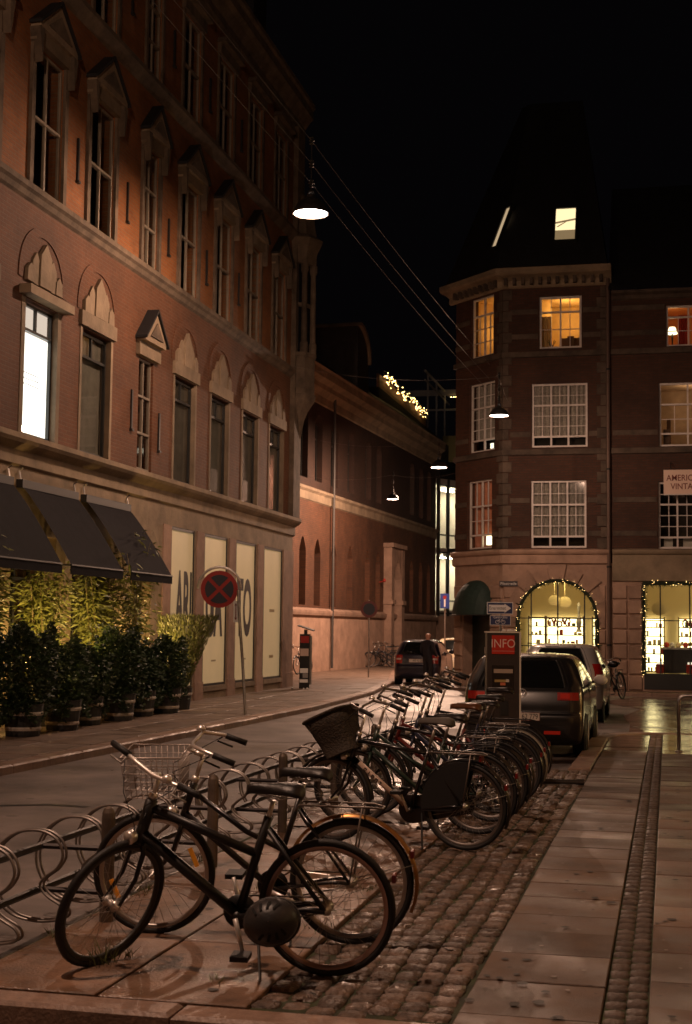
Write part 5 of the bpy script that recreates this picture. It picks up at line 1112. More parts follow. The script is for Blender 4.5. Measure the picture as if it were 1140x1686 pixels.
def bike(label, rear, heading, lean=-4., steer=0., frame=None, accent=None, style='step', bars='sweep', basket=None, saddle='black', rim='alu', case=False, coat=False, carrier=True, guards=True, gmat=None, stand=True, sh=.0, barz=0., orange=False, decal=None, group='bikes parked in the row', tube_r=1.0, light=False, rimf=None):
    h = rad(heading); d = Vector((math.cos(h), math.sin(h)))
    t = thing('bicycle', label, 'bicycle', (rear[0]+.48*d.x, rear[1]+.48*d.y, 0), 0, group); t.rotation_euler = (rad(lean), 0, h)
    fm = frame or blackp; gm = gmat or blackp
    B = lambda k,n,m,p=t,s=True: k.build(n, m, p, smooth=s, rel=False)
    rh = Vector((-.48,0,WR)); fh = Vector((.64,0,WR)); bb = Vector((-.03,0,.29)); hb = Vector((.475,0,.66)); ht = Vector((.415,0,.84)); st = Vector((-.19,0,.79)); ax = (ht-hb).normalized()
    S = Matrix.Translation(hb) @ Matrix.Rotation(rad(steer), 4, ax) @ Matrix.Translation(-hb)
    R = tube_r
    k = MB(); k.tube([hb-ax*.02, ht+ax*.02], .021*R, 10); k.tube([bb, st], .0155*R, 8)
    k.tube([hb+ax*.03, bb], .020*R, 10)
    if style == 'step': mid = bb.lerp(st,.42); k.tube([ht-ax*.03, (ht-ax*.03).lerp(mid,.6)+Vector((0,0,-.03)), mid], .0155*R, 8)
    elif style == 'mixte': mid = bb.lerp(st,.62); k.tube([ht-ax*.02, mid], .016*R, 8)
    else: k.tube([ht-ax*.02, st-Vector((0,0,.05))], .016*R, 8)
    for s in (-1,1):
        k.tube([bb+Vector((0,s*.035,0)), rh+Vector((.1,s*.05,0)), rh+Vector((0,s*.06,0))], .010*R, 6); k.tube([st+Vector((0,s*.02,-.06)), rh+Vector((0,s*.06,0))], .009*R, 6)
    k.tube([bb-Vector((0,.045,0)), bb+Vector((0,.045,0))], .023, 10); B(k, 'frame', fm)
    if decal:
        kd = MB(); kd.tube([(hb+ax*.03).lerp(bb,.12), (hb+ax*.03).lerp(bb,.9)], .0225*R, 10); B(kd, 'decal_tube', accent)
        kl = MB()
        for i, ch in enumerate(decal):
            p = (hb+ax*.03).lerp(bb,.22+.065*i); dd_ = (bb-hb).normalized(); up = Vector((0,1,0)).cross(dd_); L_ = .012
            for (u0,v0,u1,v1) in {'G':((0,0,1,.3),(0,0,.3,1),(0,.7,1,1),(.7,.4,1,1)),'I':((.35,0,.65,1),),'A':((0,0,.3,1),(.7,0,1,1),(0,.7,1,1),(0,.35,1,.55)),'N':((0,0,.3,1),(.7,0,1,1),(.3,.5,.7,.8)),'T':((.35,0,.65,1),(0,.75,1,1))}[ch]:
                kl.quad(*[p+Vector((0,.0236*R,0))+dd_*((v-.5)*0)+dd_*(u*.024)+up*((v-.5)*.028) for (u,v) in ((u0,v0),(u1,v0),(u1,v1),(u0,v1))])
        B(kl, 'lettering', blackm, s=False)
    # steering group
    k = MB()
    for s in (-1,1): k.tube([hb+Vector((.005,s*.02,-.01)), hb+Vector((.01,s*.045,-.06)), hb+Vector((.06,s*.05,-.20)), fh+Vector((0,s*.052,0))], [.014,.014,.012,.009], 8, M=S)
    k.tube([hb+Vector((.005,-.03,-.02)), hb+Vector((.005,.03,-.02))], .018, 8, M=S); B(k, 'fork', fm)
    sb_ = ht+ax*(.02); stt = ht+ax*(.16+barz)
    k = MB(); k.tube([sb_, stt], .0125, 8, M=S); k.lathe([(.021,0),(.023,.02),(.018,.035)], 10, M=S @ Matrix.Translation(sb_) @ ax.to_track_quat('Z','Y').to_matrix().to_4x4()); k.tube([stt, stt+Vector((.05,0,.015))], .015, 8, M=S); B(k, 'stem', chrome)
    c = stt+Vector((.05,0,.02)); k = MB()
    if bars == 'flat': pts = [c+Vector((-.015,-.29,.03)), c+Vector((0,-.12,.015)), c, c+Vector((0,.12,.015)), c+Vector((-.015,.29,.03))]; g0 = [(pts[0]-Vector((0,.04,0)), pts[0]+Vector((.006,.10,-.006))), (pts[4]+Vector((0,.04,0)), pts[4]+Vector((.006,-.10,-.006)))]
    else: pts = [c+Vector((-.26,-.29,-.01)), c+Vector((-.13,-.275,.04)), c+Vector((-.02,-.20,.07)), c+Vector((.02,-.08,.03)), c, c+Vector((.02,.08,.03)), c+Vector((-.02,.20,.07)), c+Vector((-.13,.275,.04)), c+Vector((-.26,.29,-.01))]; g0 = [(pts[0], pts[1].lerp(pts[0],.1)), (pts[-1], pts[-2].lerp(pts[-1],.1))]
    k.tube(pts, .0112, 8, M=S); hbr = B(k, 'handlebar', chrome if rear[1] < 8 else M_('bar_worn_steel', (.22,.19,.17), .38, .85))
    for (a,b) in g0: k = MB(); k.tube([a, a.lerp(b,.5), b], [.017,.0165,.0175], 8, M=S); B(k, 'grip', rubber, hbr)
    k = MB(); p = pts[2] if bars != 'flat' else pts[3]; k.lathe([(.027,0),(.026,.012),(.018,.024),(.004,.03)], 12, M=S @ Matrix.Translation(p+Vector((.01,0,.012)))); B(k, 'bell', chrome, hbr)
    for s in (0,-1): a = g0[s][1]; k = MB(); k.tube([a+Vector((.02,0,-.005)), a+Vector((.05,0,-.03)), a.lerp(g0[s][0],.7)+Vector((.045,0,-.035))], .006, 5, M=S); B(k, 'brake_lever', steel if bars == 'flat' else blackm, hbr)
    k = MB(); a = g0[0][1]; k.tube([a+Vector((.03,0,-.01)), c+Vector((.13,-.06,-.08)), c+Vector((.10,0,-.25)), hb+Vector((.05,.02,0))], .0028, 4, M=S); a = g0[1][1]; k.tube([a+Vector((.03,0,-.01)), c+Vector((.11,.08,-.10)), c+Vector((.06,.02,-.22)), ht], .0028, 4, M=S); B(k, 'cable', blackm, hbr)
    # wheels
    def wheel(name, hubp, mat4, reflector, rim):
        w = link(name, TYRE, t); w.matrix_local = mat4 @ Matrix.Translation(hubp) @ Matrix.Rotation(rnd.uniform(0,6),4,'Y')
        for n_, m_ in (('rim',RIM[rim if rim != 'alu' or rear[1] < 8 else 'dull']),('spokes',SPK),('hub',HUB)): link(n_, m_, w)
        if reflector:
            for a in (.4,.4+PI): o = link('spoke_reflector', reflm, w); o.location = (.24*math.cos(a),0,.24*math.sin(a)); o.rotation_euler = (0,-a+PI/2,0)
    wheel('front_wheel', fh, S, orange, rimf or rim); wheel('rear_wheel', rh, Matrix.Identity(4), False, rim)
    if guards:
        B(guard_arc(WR+.022, rad(20), rad(205), .024, Matrix.Translation(rh)), 'rear_mudguard', gm)
        if guards != 'rear': B(guard_arc(WR+.022, rad(35), rad(178), .024, S @ Matrix.Translation(fh)), 'front_mudguard', gm)
        k = MB(); [k.tube([rh+Vector((0,s*.05,0)), rh+Vector((-(WR+.02)*math.cos(.3),s*.024,(WR+.02)*math.sin(.3)))], .0025, 4) for s in (-1,1)]; B(k, 'mudguard_stay', steel)
    o = link('rear_reflector', rear_refl, t, (-.48-(WR+.03)*math.cos(.45),0,WR+(WR+.03)*math.sin(.45)))
    # saddle, cranks, chain
    sz = .93+sh; sp_ = st+(st-bb).normalized()*(sz-.06-st.z)/.95
    k = MB(); k.tube([st-(st-bb)*.08, sp_], .0125, 8); B(k, 'seat_post', chrome if rear[1] < 8 else M_('bar_worn_steel',(0,0,0)))
    sd = link('saddle', SAD[saddle], t, (sp_.x-.01,0,sz)); sd.rotation_euler = (0,rad(-2),0)
    k = MB(); [k.tube([(-.12,s*.03,-.03),(-.02,s*.02,-.045),(.09,s*.012,-.03)], .0035, 5) for s in (-1,1)]; B(k, 'saddle_rail', steel, sd)
    ca = rnd.uniform(0,2*PI) if label.find('flat black') < 0 else rad(256)
    for s in (1,-1):
        aa = ca if s == 1 else ca+PI; p0 = bb+Vector((0,s*.065,0)); p1 = p0+Vector((.17*math.cos(aa),s*.012,.17*math.sin(aa)))
        k = MB(); k.tube([p0, p1], [.014,.010], 8); cr = B(k, 'crank', chrome)
        k = MB(); k.box(tuple(p1+Vector((-.045,min(0,s*.10),-.012))), tuple(p1+Vector((.045,max(0,s*.10),.012)))); B(k, 'pedal', blackm, cr, s=False)
    k = MB(); Mx = Matrix.Translation(bb+Vector((0,-.048,0))) @ Matrix.Rotation(PI/2,4,'X'); k.lathe([(.03,-.002),(.088,-.002),(.088,.002),(.03,.002)], 24, M=Mx); B(k, 'chainring', M_('chainring_black', (.03,.03,.03), .4, .5))
    if case:
        P = [(bb.x+.115*math.cos(a), bb.z+.115*math.sin(a)) for a in [(-PI/2+PI*i/10) for i in range(11)]] + [(rh.x+.07*math.cos(a), rh.z+.07*math.sin(a)) for a in [(PI/2+PI*i/8) for i in range(9)]]
        k = MB(); k.prism(P, lambda a,b,o: (a,o,b), -.075, -.035); B(k, 'chain_case', blackp, s=False)
    else:
        k = MB(); [k.tube([bb+Vector((0,-.048,s*.085)), rh+Vector((0,-.048,s*.035))], .005, 4) for s in (-1,1)]; B(k, 'chain', M_('chain_grey', (.10,.08,.06), .5, .8))
    if coat:
        for s in (-1,1):
            P = [(rh.x+(WR+.005)*math.cos(a), rh.z+(WR+.005)*math.sin(a)) for a in [rad(18+i*12) for i in range(13)]] + [(rh.x-.16,rh.z+.02),(rh.x+.02,rh.z-.02),(rh.x+.18,rh.z+.02)]
            P = [(rh.x+(WR+.005)*math.cos(a), rh.z+(WR+.005)*math.sin(a)) for a in [rad(-8+i*11) for i in range(11)]] + [(rh.x-.02,rh.z+.08),(rh.x+.10,rh.z-.04)]
            k = MB(); k.prism(P, lambda a,b,o: (a,o,b), s*.045, s*.048); B(k, 'coat_guard', M_('coat_guard_black', (.006,.006,.007), .6), s=False)
    if carrier:
        zc_ = WR*2+.07; k = MB(); cm = M_('carrier_grey', (.18,.15,.13), .45, .7) if carrier == 'steel' else blackm
        k.tube([(-.20,.055,zc_),(-.60,.06,zc_),(-.66,.03,zc_-.01),(-.66,-.03,zc_-.01),(-.60,-.06,zc_),(-.20,-.055,zc_)], .006, 6)
        for x in (-.30,-.42,-.54): k.tube([(x,-.058,zc_),(x,.058,zc_)], .005, 5)
        for s in (-1,1): k.tube([(-.55,s*.06,zc_),(-.48,s*.07,WR)], .005, 5); k.tube([(-.20,s*.055,zc_),(-.17,s*.02,.72)], .005, 5)
        B(k, 'carrier', cm)
    if stand:
        k = MB(); k.tube([(-.14,.05,.28),(-.17,.14,.02),(-.16,.16,.012)], [.009,.008,.011], 6); B(k, 'kickstand', blackm)
    k = MB(); k.lathe([(.004,-.05),(.032,-.03),(.036,.0),(.034,.012)], 12, M=S @ Matrix.Translation(hb+Vector((.07,0,.03))) @ Matrix.Rotation(PI/2,4,'Y')); B(k, 'headlight', chrome)
    if basket == 'wire':
        k = MB(); x0,x1,z0,z1,w0,w1 = .47,.76,.80,1.03,.15,.19
        def ring(z, f): return [(x0-.01*f,-(w0+(w1-w0)*f),z),(x1+.03*f,-(w0+(w1-w0)*f),z),(x1+.03*f,(w0+(w1-w0)*f),z),(x0-.01*f,(w0+(w1-w0)*f),z)]
        for i in range(6): f = i/5; k.tube(ring(z0+(z1-z0)*f, f), .0032 if i < 5 else .005, 4, closed=True, M=S)
        lo = ring(z0,0); hi = ring(z1,1)
        for e in range(4):
            for i in range(10): f = i/10; a = Vector(lo[e]).lerp(Vector(lo[(e+1)%4]),f); b = Vector(hi[e]).lerp(Vector(hi[(e+1)%4]),f); k.tube([a,b], .0022, 3, M=S)
        for i in range(9): f = (i+.5)/9; k.tube([Vector(lo[0]).lerp(Vector(lo[1]),f), Vector(lo[3]).lerp(Vector(lo[2]),f)], .0022, 3, M=S)
        B(k, 'wire_basket', M_('wire_grey_pink', (.42,.36,.33), .45, .6))
    if basket == 'wicker':
        T = S @ Matrix.Translation((.60,0,.87)) @ Matrix.Rotation(rad(24),4,'Y'); wm = M_('wicker', (.026,.017,.010), .75, nscale=45, nvar=.6, bump=.9, bscale=60)
        prof = [(.66,-.17),(.74,-.06),(.86,.06),(1.0,.16)]; V = []; F = []; n = 28
        for (f,z) in prof + [(f*.93,z+.004) for f,z in reversed(prof)]:
            for i in range(n): a = 2*PI*i/n; ca_, sa_ = math.cos(a), math.sin(a); V.append(T @ Vector((.20*f*math.copysign(abs(ca_)**.6,ca_), .235*f*math.copysign(abs(sa_)**.6,sa_), z)))
        for i in range(2*len(prof)-1):
            for j in range(n): F.append((i*n+j, i*n+(j+1)%n, (i+1)*n+(j+1)%n, (i+1)*n+j))
        F.append(tuple(range(n))); k = MB(); k.add(V, F); bo = B(k, 'wicker_basket', wm)
        k = MB(); k.tube([T @ Vector((.20*math.copysign(abs(math.cos(2*PI*i/n))**.6,math.cos(2*PI*i/n)), .235*math.copysign(abs(math.sin(2*PI*i/n))**.6,math.sin(2*PI*i/n)), .165)) for i in range(n)], .012, 6, closed=True); B(k, 'basket_rim', wm, bo)
    if light: k = MB(); k.cbox((-.63,-.04,.70),(-.61,.04,.745), .005); B(k, 'tail_light', M_('reflector_red',(0,0,0)), s=False)
    return t
matt = M_('frame_matt_black', (.007,.006,.0065), .42, nscale=30, nvar=.2)
redr = M_('frame_dark_red', (.10,.008,.006), .35, coat=.4); beige = M_('frame_beige', (.42,.30,.23), .4, nscale=10, nvar=.15); green = M_('frame_dark_green', (.012,.028,.02), .35, coat=.3); bluef = M_('frame_blue', (.012,.016,.04), .35, coat=.3); copper = M_('mudguard_copper', (.30,.15,.05), .35, .8)
bike('flat black bicycle with bare turned front wheel and a helmet hung on it', (-1.66,6.90), 184, -7, 60, matt, rimf='black', style='mixte', bars='flat', rim='pink', carrier=False, guards=False, tube_r=1.45, sh=.0, barz=-.01)
bike('black bicycle with a pale wire basket and copper rear mudguard', (-1.70,7.62), 183, -4, 8, blackp, style='step', basket='wire', carrier='steel', guards='rear', gmat=copper, rim='alu', orange=True, sh=.0, barz=.02)
bike('dark bicycle with a large wicker basket and beige lettered down tube', (-1.56,11.05), 171, -3, -6, blackp, accent=beige, decal='GIANT', style='diamond', basket='wicker', case=True, coat=True, saddle='grey', carrier='steel', sh=.07, barz=.05, light=True)
bike('dark green bicycle beside the wicker basket bike, red tail reflector', (-1.58,11.95), 173, -2, 14, green, style='step', case=True, carrier=True, sh=.05, barz=.10)
bike('black bicycle with a shiny brown leather saddle in the middle of the row', (-1.57,12.75), 175, -3, 4, blackp, style='diamond', saddle='brown', carrier='steel', sh=.10, barz=.08)
bike('dark red framed bicycle squeezed between black ones', (-1.60,13.35), 178, -4, -10, redr, style='mixte', carrier=True, sh=.08, barz=.12, rim='black')
bike('dark blue bicycle with high chrome handlebar in the crowded row', (-1.56,13.95), 177, 2, 12, bluef, style='step', carrier=True, sh=.06, barz=.16, case=True)
bike('black bicycle with pale rear mudguard, last but one of the row', (-1.58,14.6), 179, -3, -5, blackp, style='diamond', gmat=M_('mudguard_grey', (.3,.28,.25), .4, .5), carrier='steel', sh=.10, barz=.14)
bike('black town bicycle parked last in the row beside the kiosk', (-1.60,15.35), 176, 3, 9, blackp, style='diamond', carrier=True, sh=.14, barz=.20)
bike('black bicycle with bare wheels parked under the corner shop wall', (-1.15,36.6), 255, 6, 15, blackp, style='step', carrier=True, orange=True, group='bikes parked further off')
bike('dark bicycle leaning near the black ticket pillar', (-13.25,51.5), 262, 5, 0, blackp, style='step', group='bikes parked further off')
for i,(y,hd,lab) in enumerate(((62.2,205,'first of the bikes leaning together on the far brick wall'),(63.4,190,'middle bike of those leaning on the far brick wall'),(64.6,215,'last bike of those leaning on the far brick wall'))):
    bike(lab, (-12.1,y), hd, -5, 10, (blackp,bluef,matt)[i], style='step', group='bikes parked further off')
# helmet hanging on the nearest bike
HE = thing('bicycle_helmet', 'black skate style helmet hanging beside the rear wheel of the flat black bicycle', 'helmet', (-1.885,6.66,.30)); HE.rotation_euler = (rad(78),rad(-8),rad(10)); HE.scale = (.9,.9,.9)
k = MB(); n = 20; prof = [(.128,-.035),(.135,.0),(.130,.045),(.112,.085),(.080,.115),(.040,.132),(.002,.137)]; V = []; F = []
for (r,z) in prof:
    for i in range(n): a = 2*PI*i/n; V.append((r*1.12*math.cos(a), r*.92*math.sin(a), z))
for i in range(len(prof)-1):
    for j in range(n): F.append((i*n+j, i*n+(j+1)%n, (i+1)*n+(j+1)%n, (i+1)*n+j))
k.add(V, F); k.build('shell', M_('helmet_black', (.024,.022,.022), .40, bump=.08, bscale=90), HE, smooth=True, rel=False)
k = MB(); k.tube([(.153*math.cos(2*PI*i/24), .125*math.sin(2*PI*i/24), -.035) for i in range(24)], .007, 6, closed=True); k.build('edge_trim', M_('helmet_trim', (.03,.028,.027), .5), HE, smooth=True, rel=False)
for i in range(8):
    a0 = rad(55+24*(i%4)) + (PI if i > 3 else 0); P_ = []
    for (fz, da) in ((.088,0),(.088,.14),(.120,.30),(.120,.12)):
        rr = .113-1.15*(fz-.085)+.003; P_.append((rr*1.12*math.cos(a0+da), rr*.92*math.sin(a0+da)+.0, fz+.004))
    k = MB(); k.add(P_, [(0,1,2,3)]); k.build('vent', M_('vent_shadow', (.004,.004,.004), .9), HE, rel=False)
k = MB(); k.tube([(.1,.05,-.03),(.06,.03,-.16),(0,0,-.22),(-.06,.03,-.16),(-.1,.05,-.03)], .006, 5); k.build('strap', blackm, HE, rel=False)
# trodden gum and grime spots on the slabs
for (lab, c, n_, r0, r1) in (('pale trodden gum spots scattered over the pavement slabs',(.20,.16,.13),70,.008,.017),('dark grime spots scattered over the pavement slabs',(.025,.018,.013),110,.010,.035)):
    k = MB()
    for i in range(n_):
        x = rnd.choice((rnd.uniform(-.92,-.33),rnd.uniform(-.08,.5),rnd.uniform(-3.3,-1.95))); y = rnd.uniform(6.4,16); r = rnd.uniform(r0,r1); m_ = 8
        P = [(x+r*rnd.uniform(.7,1.2)*math.cos(2*PI*j/m_), y+r*rnd.uniform(.7,1.3)*math.sin(2*PI*j/m_), .0075) for j in range(m_)]; k.add(P, [tuple(range(m_))])
    tag(k.build('spots', M_('spot_'+lab[:4], c, .6)), lab, 'stains', kind='stuff')
# tufts of grass in the joints by the racks
k = MB()
for (x,y,n,h) in ((-2.80,6.78,34,.16),(-2.74,6.95,20,.11),(-2.15,6.62,12,.07),(-3.30,7.3,22,.10),(-3.3,8.6,22,.12),(-3.35,9.9,16,.1),(-1.93,7.9,14,.06),(-1.92,9.2,14,.06),(-2.62,9.0,14,.08)):
    for i in range(n): leaf(k, Vector((x+rnd.gauss(0,.03),y+rnd.gauss(0,.05),0)), Vector((rnd.gauss(0,.45),rnd.gauss(0,.45),1)), h*rnd.uniform(.5,1.2), .0035)
tag(k.build('grass', leafmat('grass_blade', (.055,.075,.018), (.09,.10,.03))), 'thin grass tufts in the slab joints round the bike rack', 'grass', kind='stuff')
k = MB()
for i in range(150):
    x, y = rnd.choice(((rnd.uniform(-3.3,-1.0),rnd.uniform(6.4,17)),(rnd.uniform(-7.5,-3.6),rnd.uniform(7,22)),(rnd.uniform(-1.9,-1.0),rnd.uniform(6.4,14))))
    z = .006 if x > -3.4 else -.094; p = Vector((x,y,z)); a = rnd.uniform(0,6.3); d = Vector((math.cos(a),math.sin(a),rnd.uniform(-.02,.12)))*rnd.uniform(.03,.06); sd = Vector((-d.y,d.x,rnd.uniform(0,.012)))*rnd.uniform(.25,.5); k.add([p, p+d*.5+sd, p+d, p+d*.5-sd], [(0,1,2,3)])
tag(k.build('fallen_leaves', M_('dead_leaf', (.09,.045,.018), .5, nscale=20, nvar=.5)), 'scattered brown fallen leaves on the wet paving', 'leaves', kind='stuff')
# a bit of pipe lying behind the row
k = MB(); k.tube([(0,0,.03),(.55,.0,.03)], .028, 10); k.tube([(.53,0,.03),(.62,0,.03)], .036, 10); o = k.build('bicycle_pump', M_('pump_dark', (.07,.06,.055), .35, .6)); o.location = (-1.55,16.05,0); o.rotation_euler = (0,0,rad(8)); tag(o, 'short dark tube lying on the setts behind the bikes', 'pump')

# ================================================================== cars (x forward from the rear bumper, y to the left)
def cr(P, t):
    n = len(P); i = min(max(int(math.floor(t)),0), n-2); u = t-i; p0 = P[max(i-1,0)]; p1 = P[i]; p2 = P[i+1]; p3 = P[min(i+2,n-1)]
    return tuple(.5*((2*b)+(c-a)*u+(2*a-5*b+4*c-d)*u*u+(3*b-a-3*c+d)*u**3) for a,b,c,d in zip(p0,p1,p2,p3))
NI = 37
def outline(level, idx, prof, rc):
    z, xr, xf, hw = cr(prof, level); r = min(rc, hw*.8, (xf-xr)*.35)
    if idx <= 6: y = (hw-r)*idx/6; return (xr+.05*(y/max(hw,.01))**2, y, z)
    bx = .05*((hw-r)/max(hw,.01))**2
    if idx <= 12: a = PI/2*(idx-6)/6; return (xr+bx+r*(1-math.cos(a)), hw-r+r*math.sin(a), z)
    if idx <= 25: s = (idx-12)/13; x = xr+bx+r+(xf-bx-xr-2*r)*s; return (x, hw*(1+.012*math.sin(PI*s)), z)
    if idx <= 31: a = PI/2*(idx-25)/6; return (xf-bx-r*(1-math.sin(a)), hw-r+r*math.cos(a), z)
    y = (hw-r)*(37-idx)/6; return (xf-.05*(y/max(hw,.01))**2, y, z)
def car(label, loc, heading, prof, paint, rc=.22, wheels=(.78,3.36), wr=.315, track=.77, rear_w=(7.2,10.3), side_w=(7.6,10.4), lights=(5.1,6.5,4.3,9.5), plate_z=4, plate=None, badge=True, mirror_m=None, brake=False, light_split=None, bumper_ref=True, plate_l=None, wipe=True):
    t = thing('parked_car', label, 'car', loc, rad(heading), 'parked cars'); NL = len(prof)-1
    B = lambda k,n,m,p=t,s=True: k.build(n, m, p, smooth=s, rel=False)
    def P(l, i, side, off=0.):
        p = Vector(outline(l, i, prof, rc))
        if off:
            a = Vector(outline(l, min(i+.3,NI), prof, rc))-Vector(outline(l, max(i-.3,0), prof, rc)); b = Vector(outline(min(l+.15,NL), i, prof, rc))-Vector(outline(max(l-.15,0), i, prof, rc)); n = b.cross(a)
            n = n.normalized() if n.length > 1e-9 else Vector((0,0,1)); p = p+n*off
        return (p.x, p.y*side, p.z)
    def patch(l0, l1, i0, i1, off, side, nl=10, ni=12):
        k = MB(); V = [[P(l0+(l1-l0)*a/nl, i0+(i1-i0)*b/ni, side, off) for b in range(ni+1)] for a in range(nl+1)]; m = ni+1
        k.add([v for r in V for v in r], [(a*m+b, a*m+b+1, (a+1)*m+b+1, (a+1)*m+b) for a in range(nl) for b in range(ni)]); return k
    k = MB(); nl = NL*4; nI = 52
    for side in (1,-1):
        V = [P(NL*a/nl, NI*b/nI, side) for a in range(nl+1) for b in range(nI+1)]; m = nI+1
        k.add(V, [(a*m+b, a*m+b+1, (a+1)*m+b+1, (a+1)*m+b) for a in range(nl) for b in range(nI)])
    top = [P(NL, NI*b/nI, 1) for b in range(nI+1)] + [P(NL, NI*b/nI, -1) for b in range(nI-1,0,-1)]; k.add(top, [tuple(range(len(top)))])
    B(k, 'body', paint)
    gl = M_('car_glass', (.008,.009,.009), .06, spec=.7); red = M_('tail_light_red', (.30,.012,.008), .18, coat=.6, emis=(1,.05,.02), estr=.012); blk = M_('car_trim_black', (.010,.010,.010), .6)
    rw = patch(*rear_w, 0, 5.6, .004, 1); rw2 = patch(*rear_w, 0, 5.6, .004, -1); rw.add(rw2.v, rw2.f); B(rw, 'rear_window', gl)
    for s in (1,-1): B(patch(*side_w, 13.2, 24, .004, s, 10, 16), 'side_window', gl)
    ws = patch(side_w[0], side_w[1], 33, 37, .004, 1); w2_ = patch(side_w[0], side_w[1], 33, 37, .004, -1); ws.add(w2_.v, w2_.f); B(ws, 'windscreen', gl)
    for s in (1,-1):
        lt_ = B(patch(*lights, .008, s, 8, 14), 'tail_light', red)
        if light_split: B(patch(lights[0]+(lights[1]-lights[0])*light_split[0], lights[0]+(lights[1]-lights[0])*light_split[1], lights[2]+.4, lights[3]-.4, .011, s, 4, 10), 'light_lens', M_('lens_clear', (.55,.48,.45), .2), lt_)
        else: B(patch(lights[0]+.15, lights[1]-.15, lights[2]+.4, (lights[2]+lights[3])/2-.2, .0115, s, 4, 8), 'light_lens', M_('lens_red_bright', (.42,.015,.01), .15, emis=(1,.06,.02), estr=.05), lt_); 
        if bumper_ref: B(patch(1.5,1.75,3.0,5.2,.008,s,3,6), 'bumper_reflector', M_('lens_red_bright',(0,0,0)))
    B(patch(0,1.0,0,12,.006,1), 'rear_skirt', blk); B(patch(0,1.0,0,12,.006,-1), 'rear_skirt', blk)
    for x in wheels:
        for s in (1,-1):
            k = MB(); k.lathe([(wr+.055,-.02),(wr+.055,.006)], 28, M=Matrix.Translation((x,s*(cr(prof,1.6)[3]+.004),wr)) @ Matrix.Rotation(-s*PI/2,4,'X')); B(k, 'wheel_arch', blk, s=False)
            k = MB(); k.lathe([(wr-.1,-.20),(wr-.02,-.20),(wr,-.17),(wr,-.03),(wr-.02,0),(wr-.10,.006)], 28, M=Matrix.Translation((x,s*(track+.115),wr)) @ Matrix.Rotation(-s*PI/2,4,'X')); wo = B(k, 'wheel', rubber)
            k = MB(); k.lathe([(.02,.012),(.06,.014),(wr-.12,.006),(wr-.10,.012)], 20, M=Matrix.Translation((x,s*(track+.115),wr)) @ Matrix.Rotation(-s*PI/2,4,'X')); B(k, 'rim', alu, wo)
    # number plate and badge on the centre line
    px, _, pz = outline(plate_z, 0, prof, rc); fB = lambda a,o,z: (px-o, -a, z)
    k = MB(); fbox(k, fB, -.26, .26, .006, .018, pz-.058, pz+.058); pl2 = B(k, 'number_plate', M_('plate_cream', (.66,.60,.52), .4), s=False)
    k = MB()
    for (a0,a1,z0,z1) in ((-.26,.26,pz-.058,pz-.052),(-.26,.26,pz+.052,pz+.058),(-.26,-.254,pz-.052,pz+.052),(.254,.26,pz-.052,pz+.052)): fbox(k, fB, a0, a1, .018, .020, z0, z1)
    B(k, 'plate_border', M_('sign_red',(0,0,0)), pl2, s=False)
    if plate:
        body = plate; c = bpy.data.curves.new('txt','FONT'); c.body = body; c.align_x = 'RIGHT'; c.align_y = 'CENTER'; c.size = 1; tt = bpy.data.objects.new('txt', c); COL.objects.link(tt); dg = bpy.context.evaluated_depsgraph_get(); dg.update(); me = tt.evaluated_get(dg).to_mesh(); vv = [tuple(v.co) for v in me.vertices]; ff = [tuple(p_.vertices) for p_ in me.polygons]; bpy.data.objects.remove(tt); bpy.data.curves.remove(c)
        k = MB(); k.add([fB(.235+x*.105*.80, .0195, pz+y*.105) for (x,y,_) in vv], ff); B(k, 'plate_number', blackm, pl2, s=False)
    if badge:
        bx_, _, bz_ = outline(badge, 0, prof, rc); fE = lambda a,o,z: (bx_-o, -a, bz_+z); k = MB(); k.tube([fE(.058*math.cos(2*PI*i/24),.016,.058*math.sin(2*PI*i/24)) for i in range(24)], .006, 5, closed=True)
        for (a0,z0,a1,z1) in ((-.026,.048,0,.006),(0,.006,.026,.048),(-.048,.02,-.022,-.046),(-.022,-.046,0,-.004),(0,-.004,.022,-.046),(.022,-.046,.048,.02)): k.tube([fE(a0,.016,z0), fE(a1,.016,z1)], .005, 4)
        B(k, 'badge', chrome)
    seam = M_('panel_gap', (.002,.002,.002), .9)
    for s in (1,-1):
        k = MB(); k.tube([P(4.05, i*.5, s, .002) for i in range(0,19)], .005, 4); B(k, 'bumper_seam', seam)
        k = MB(); k.tube([P(4.05+(rear_w[1]+.5-4.05)*j/12, 6.6, s, .002) for j in range(13)], .005, 4); B(k, 'tailgate_seam', seam)
        k = MB(); k.tube([P(1.3+(side_w[1]-1.3)*j/12, 17.4, s, .002) for j in range(13)], .004, 4); B(k, 'door_seam', seam)
        k = MB(); k.tube([P(rear_w[0]+(rear_w[1]-rear_w[0])*j/12, 5.75, s, .005) for j in range(13)], .012, 5); B(k, 'window_seal', blk)
        k = MB(); k.tube([P(6.1,16.2,s,.012), P(6.15,17.1,s,.02)], .012, 6); B(k, 'door_handle', paint)
    k = MB(); k.tube([P(rear_w[1]+.25, -4.8+.8*j if j >= 6 else 4.8-.8*j, 1 if j >= 6 else -1, .03) for j in range(13)], .016, 6); B(k, 'roof_spoiler', paint)
    for s in (1,-1):
        mp = P(7.4, 22.6, s, .02); k = MB(); k.lathe([(.02,-.06),(.085,-.05),(.10,0),(.075,.05),(.02,.07)], 12, M=Matrix.Translation((mp[0],mp[1]+s*.13,mp[2]+.04)) @ Matrix.Diagonal((1,1.15,.8,1)).to_4x4() @ Matrix.Rotation(PI/2,4,'Y')); mo = B(k, 'door_mirror', mirror_m or paint)
        k = MB(); k.tube([mp, (mp[0],mp[1]+s*.08,mp[2]+.03)], .02, 6); B(k, 'mirror_arm', blk, mo)
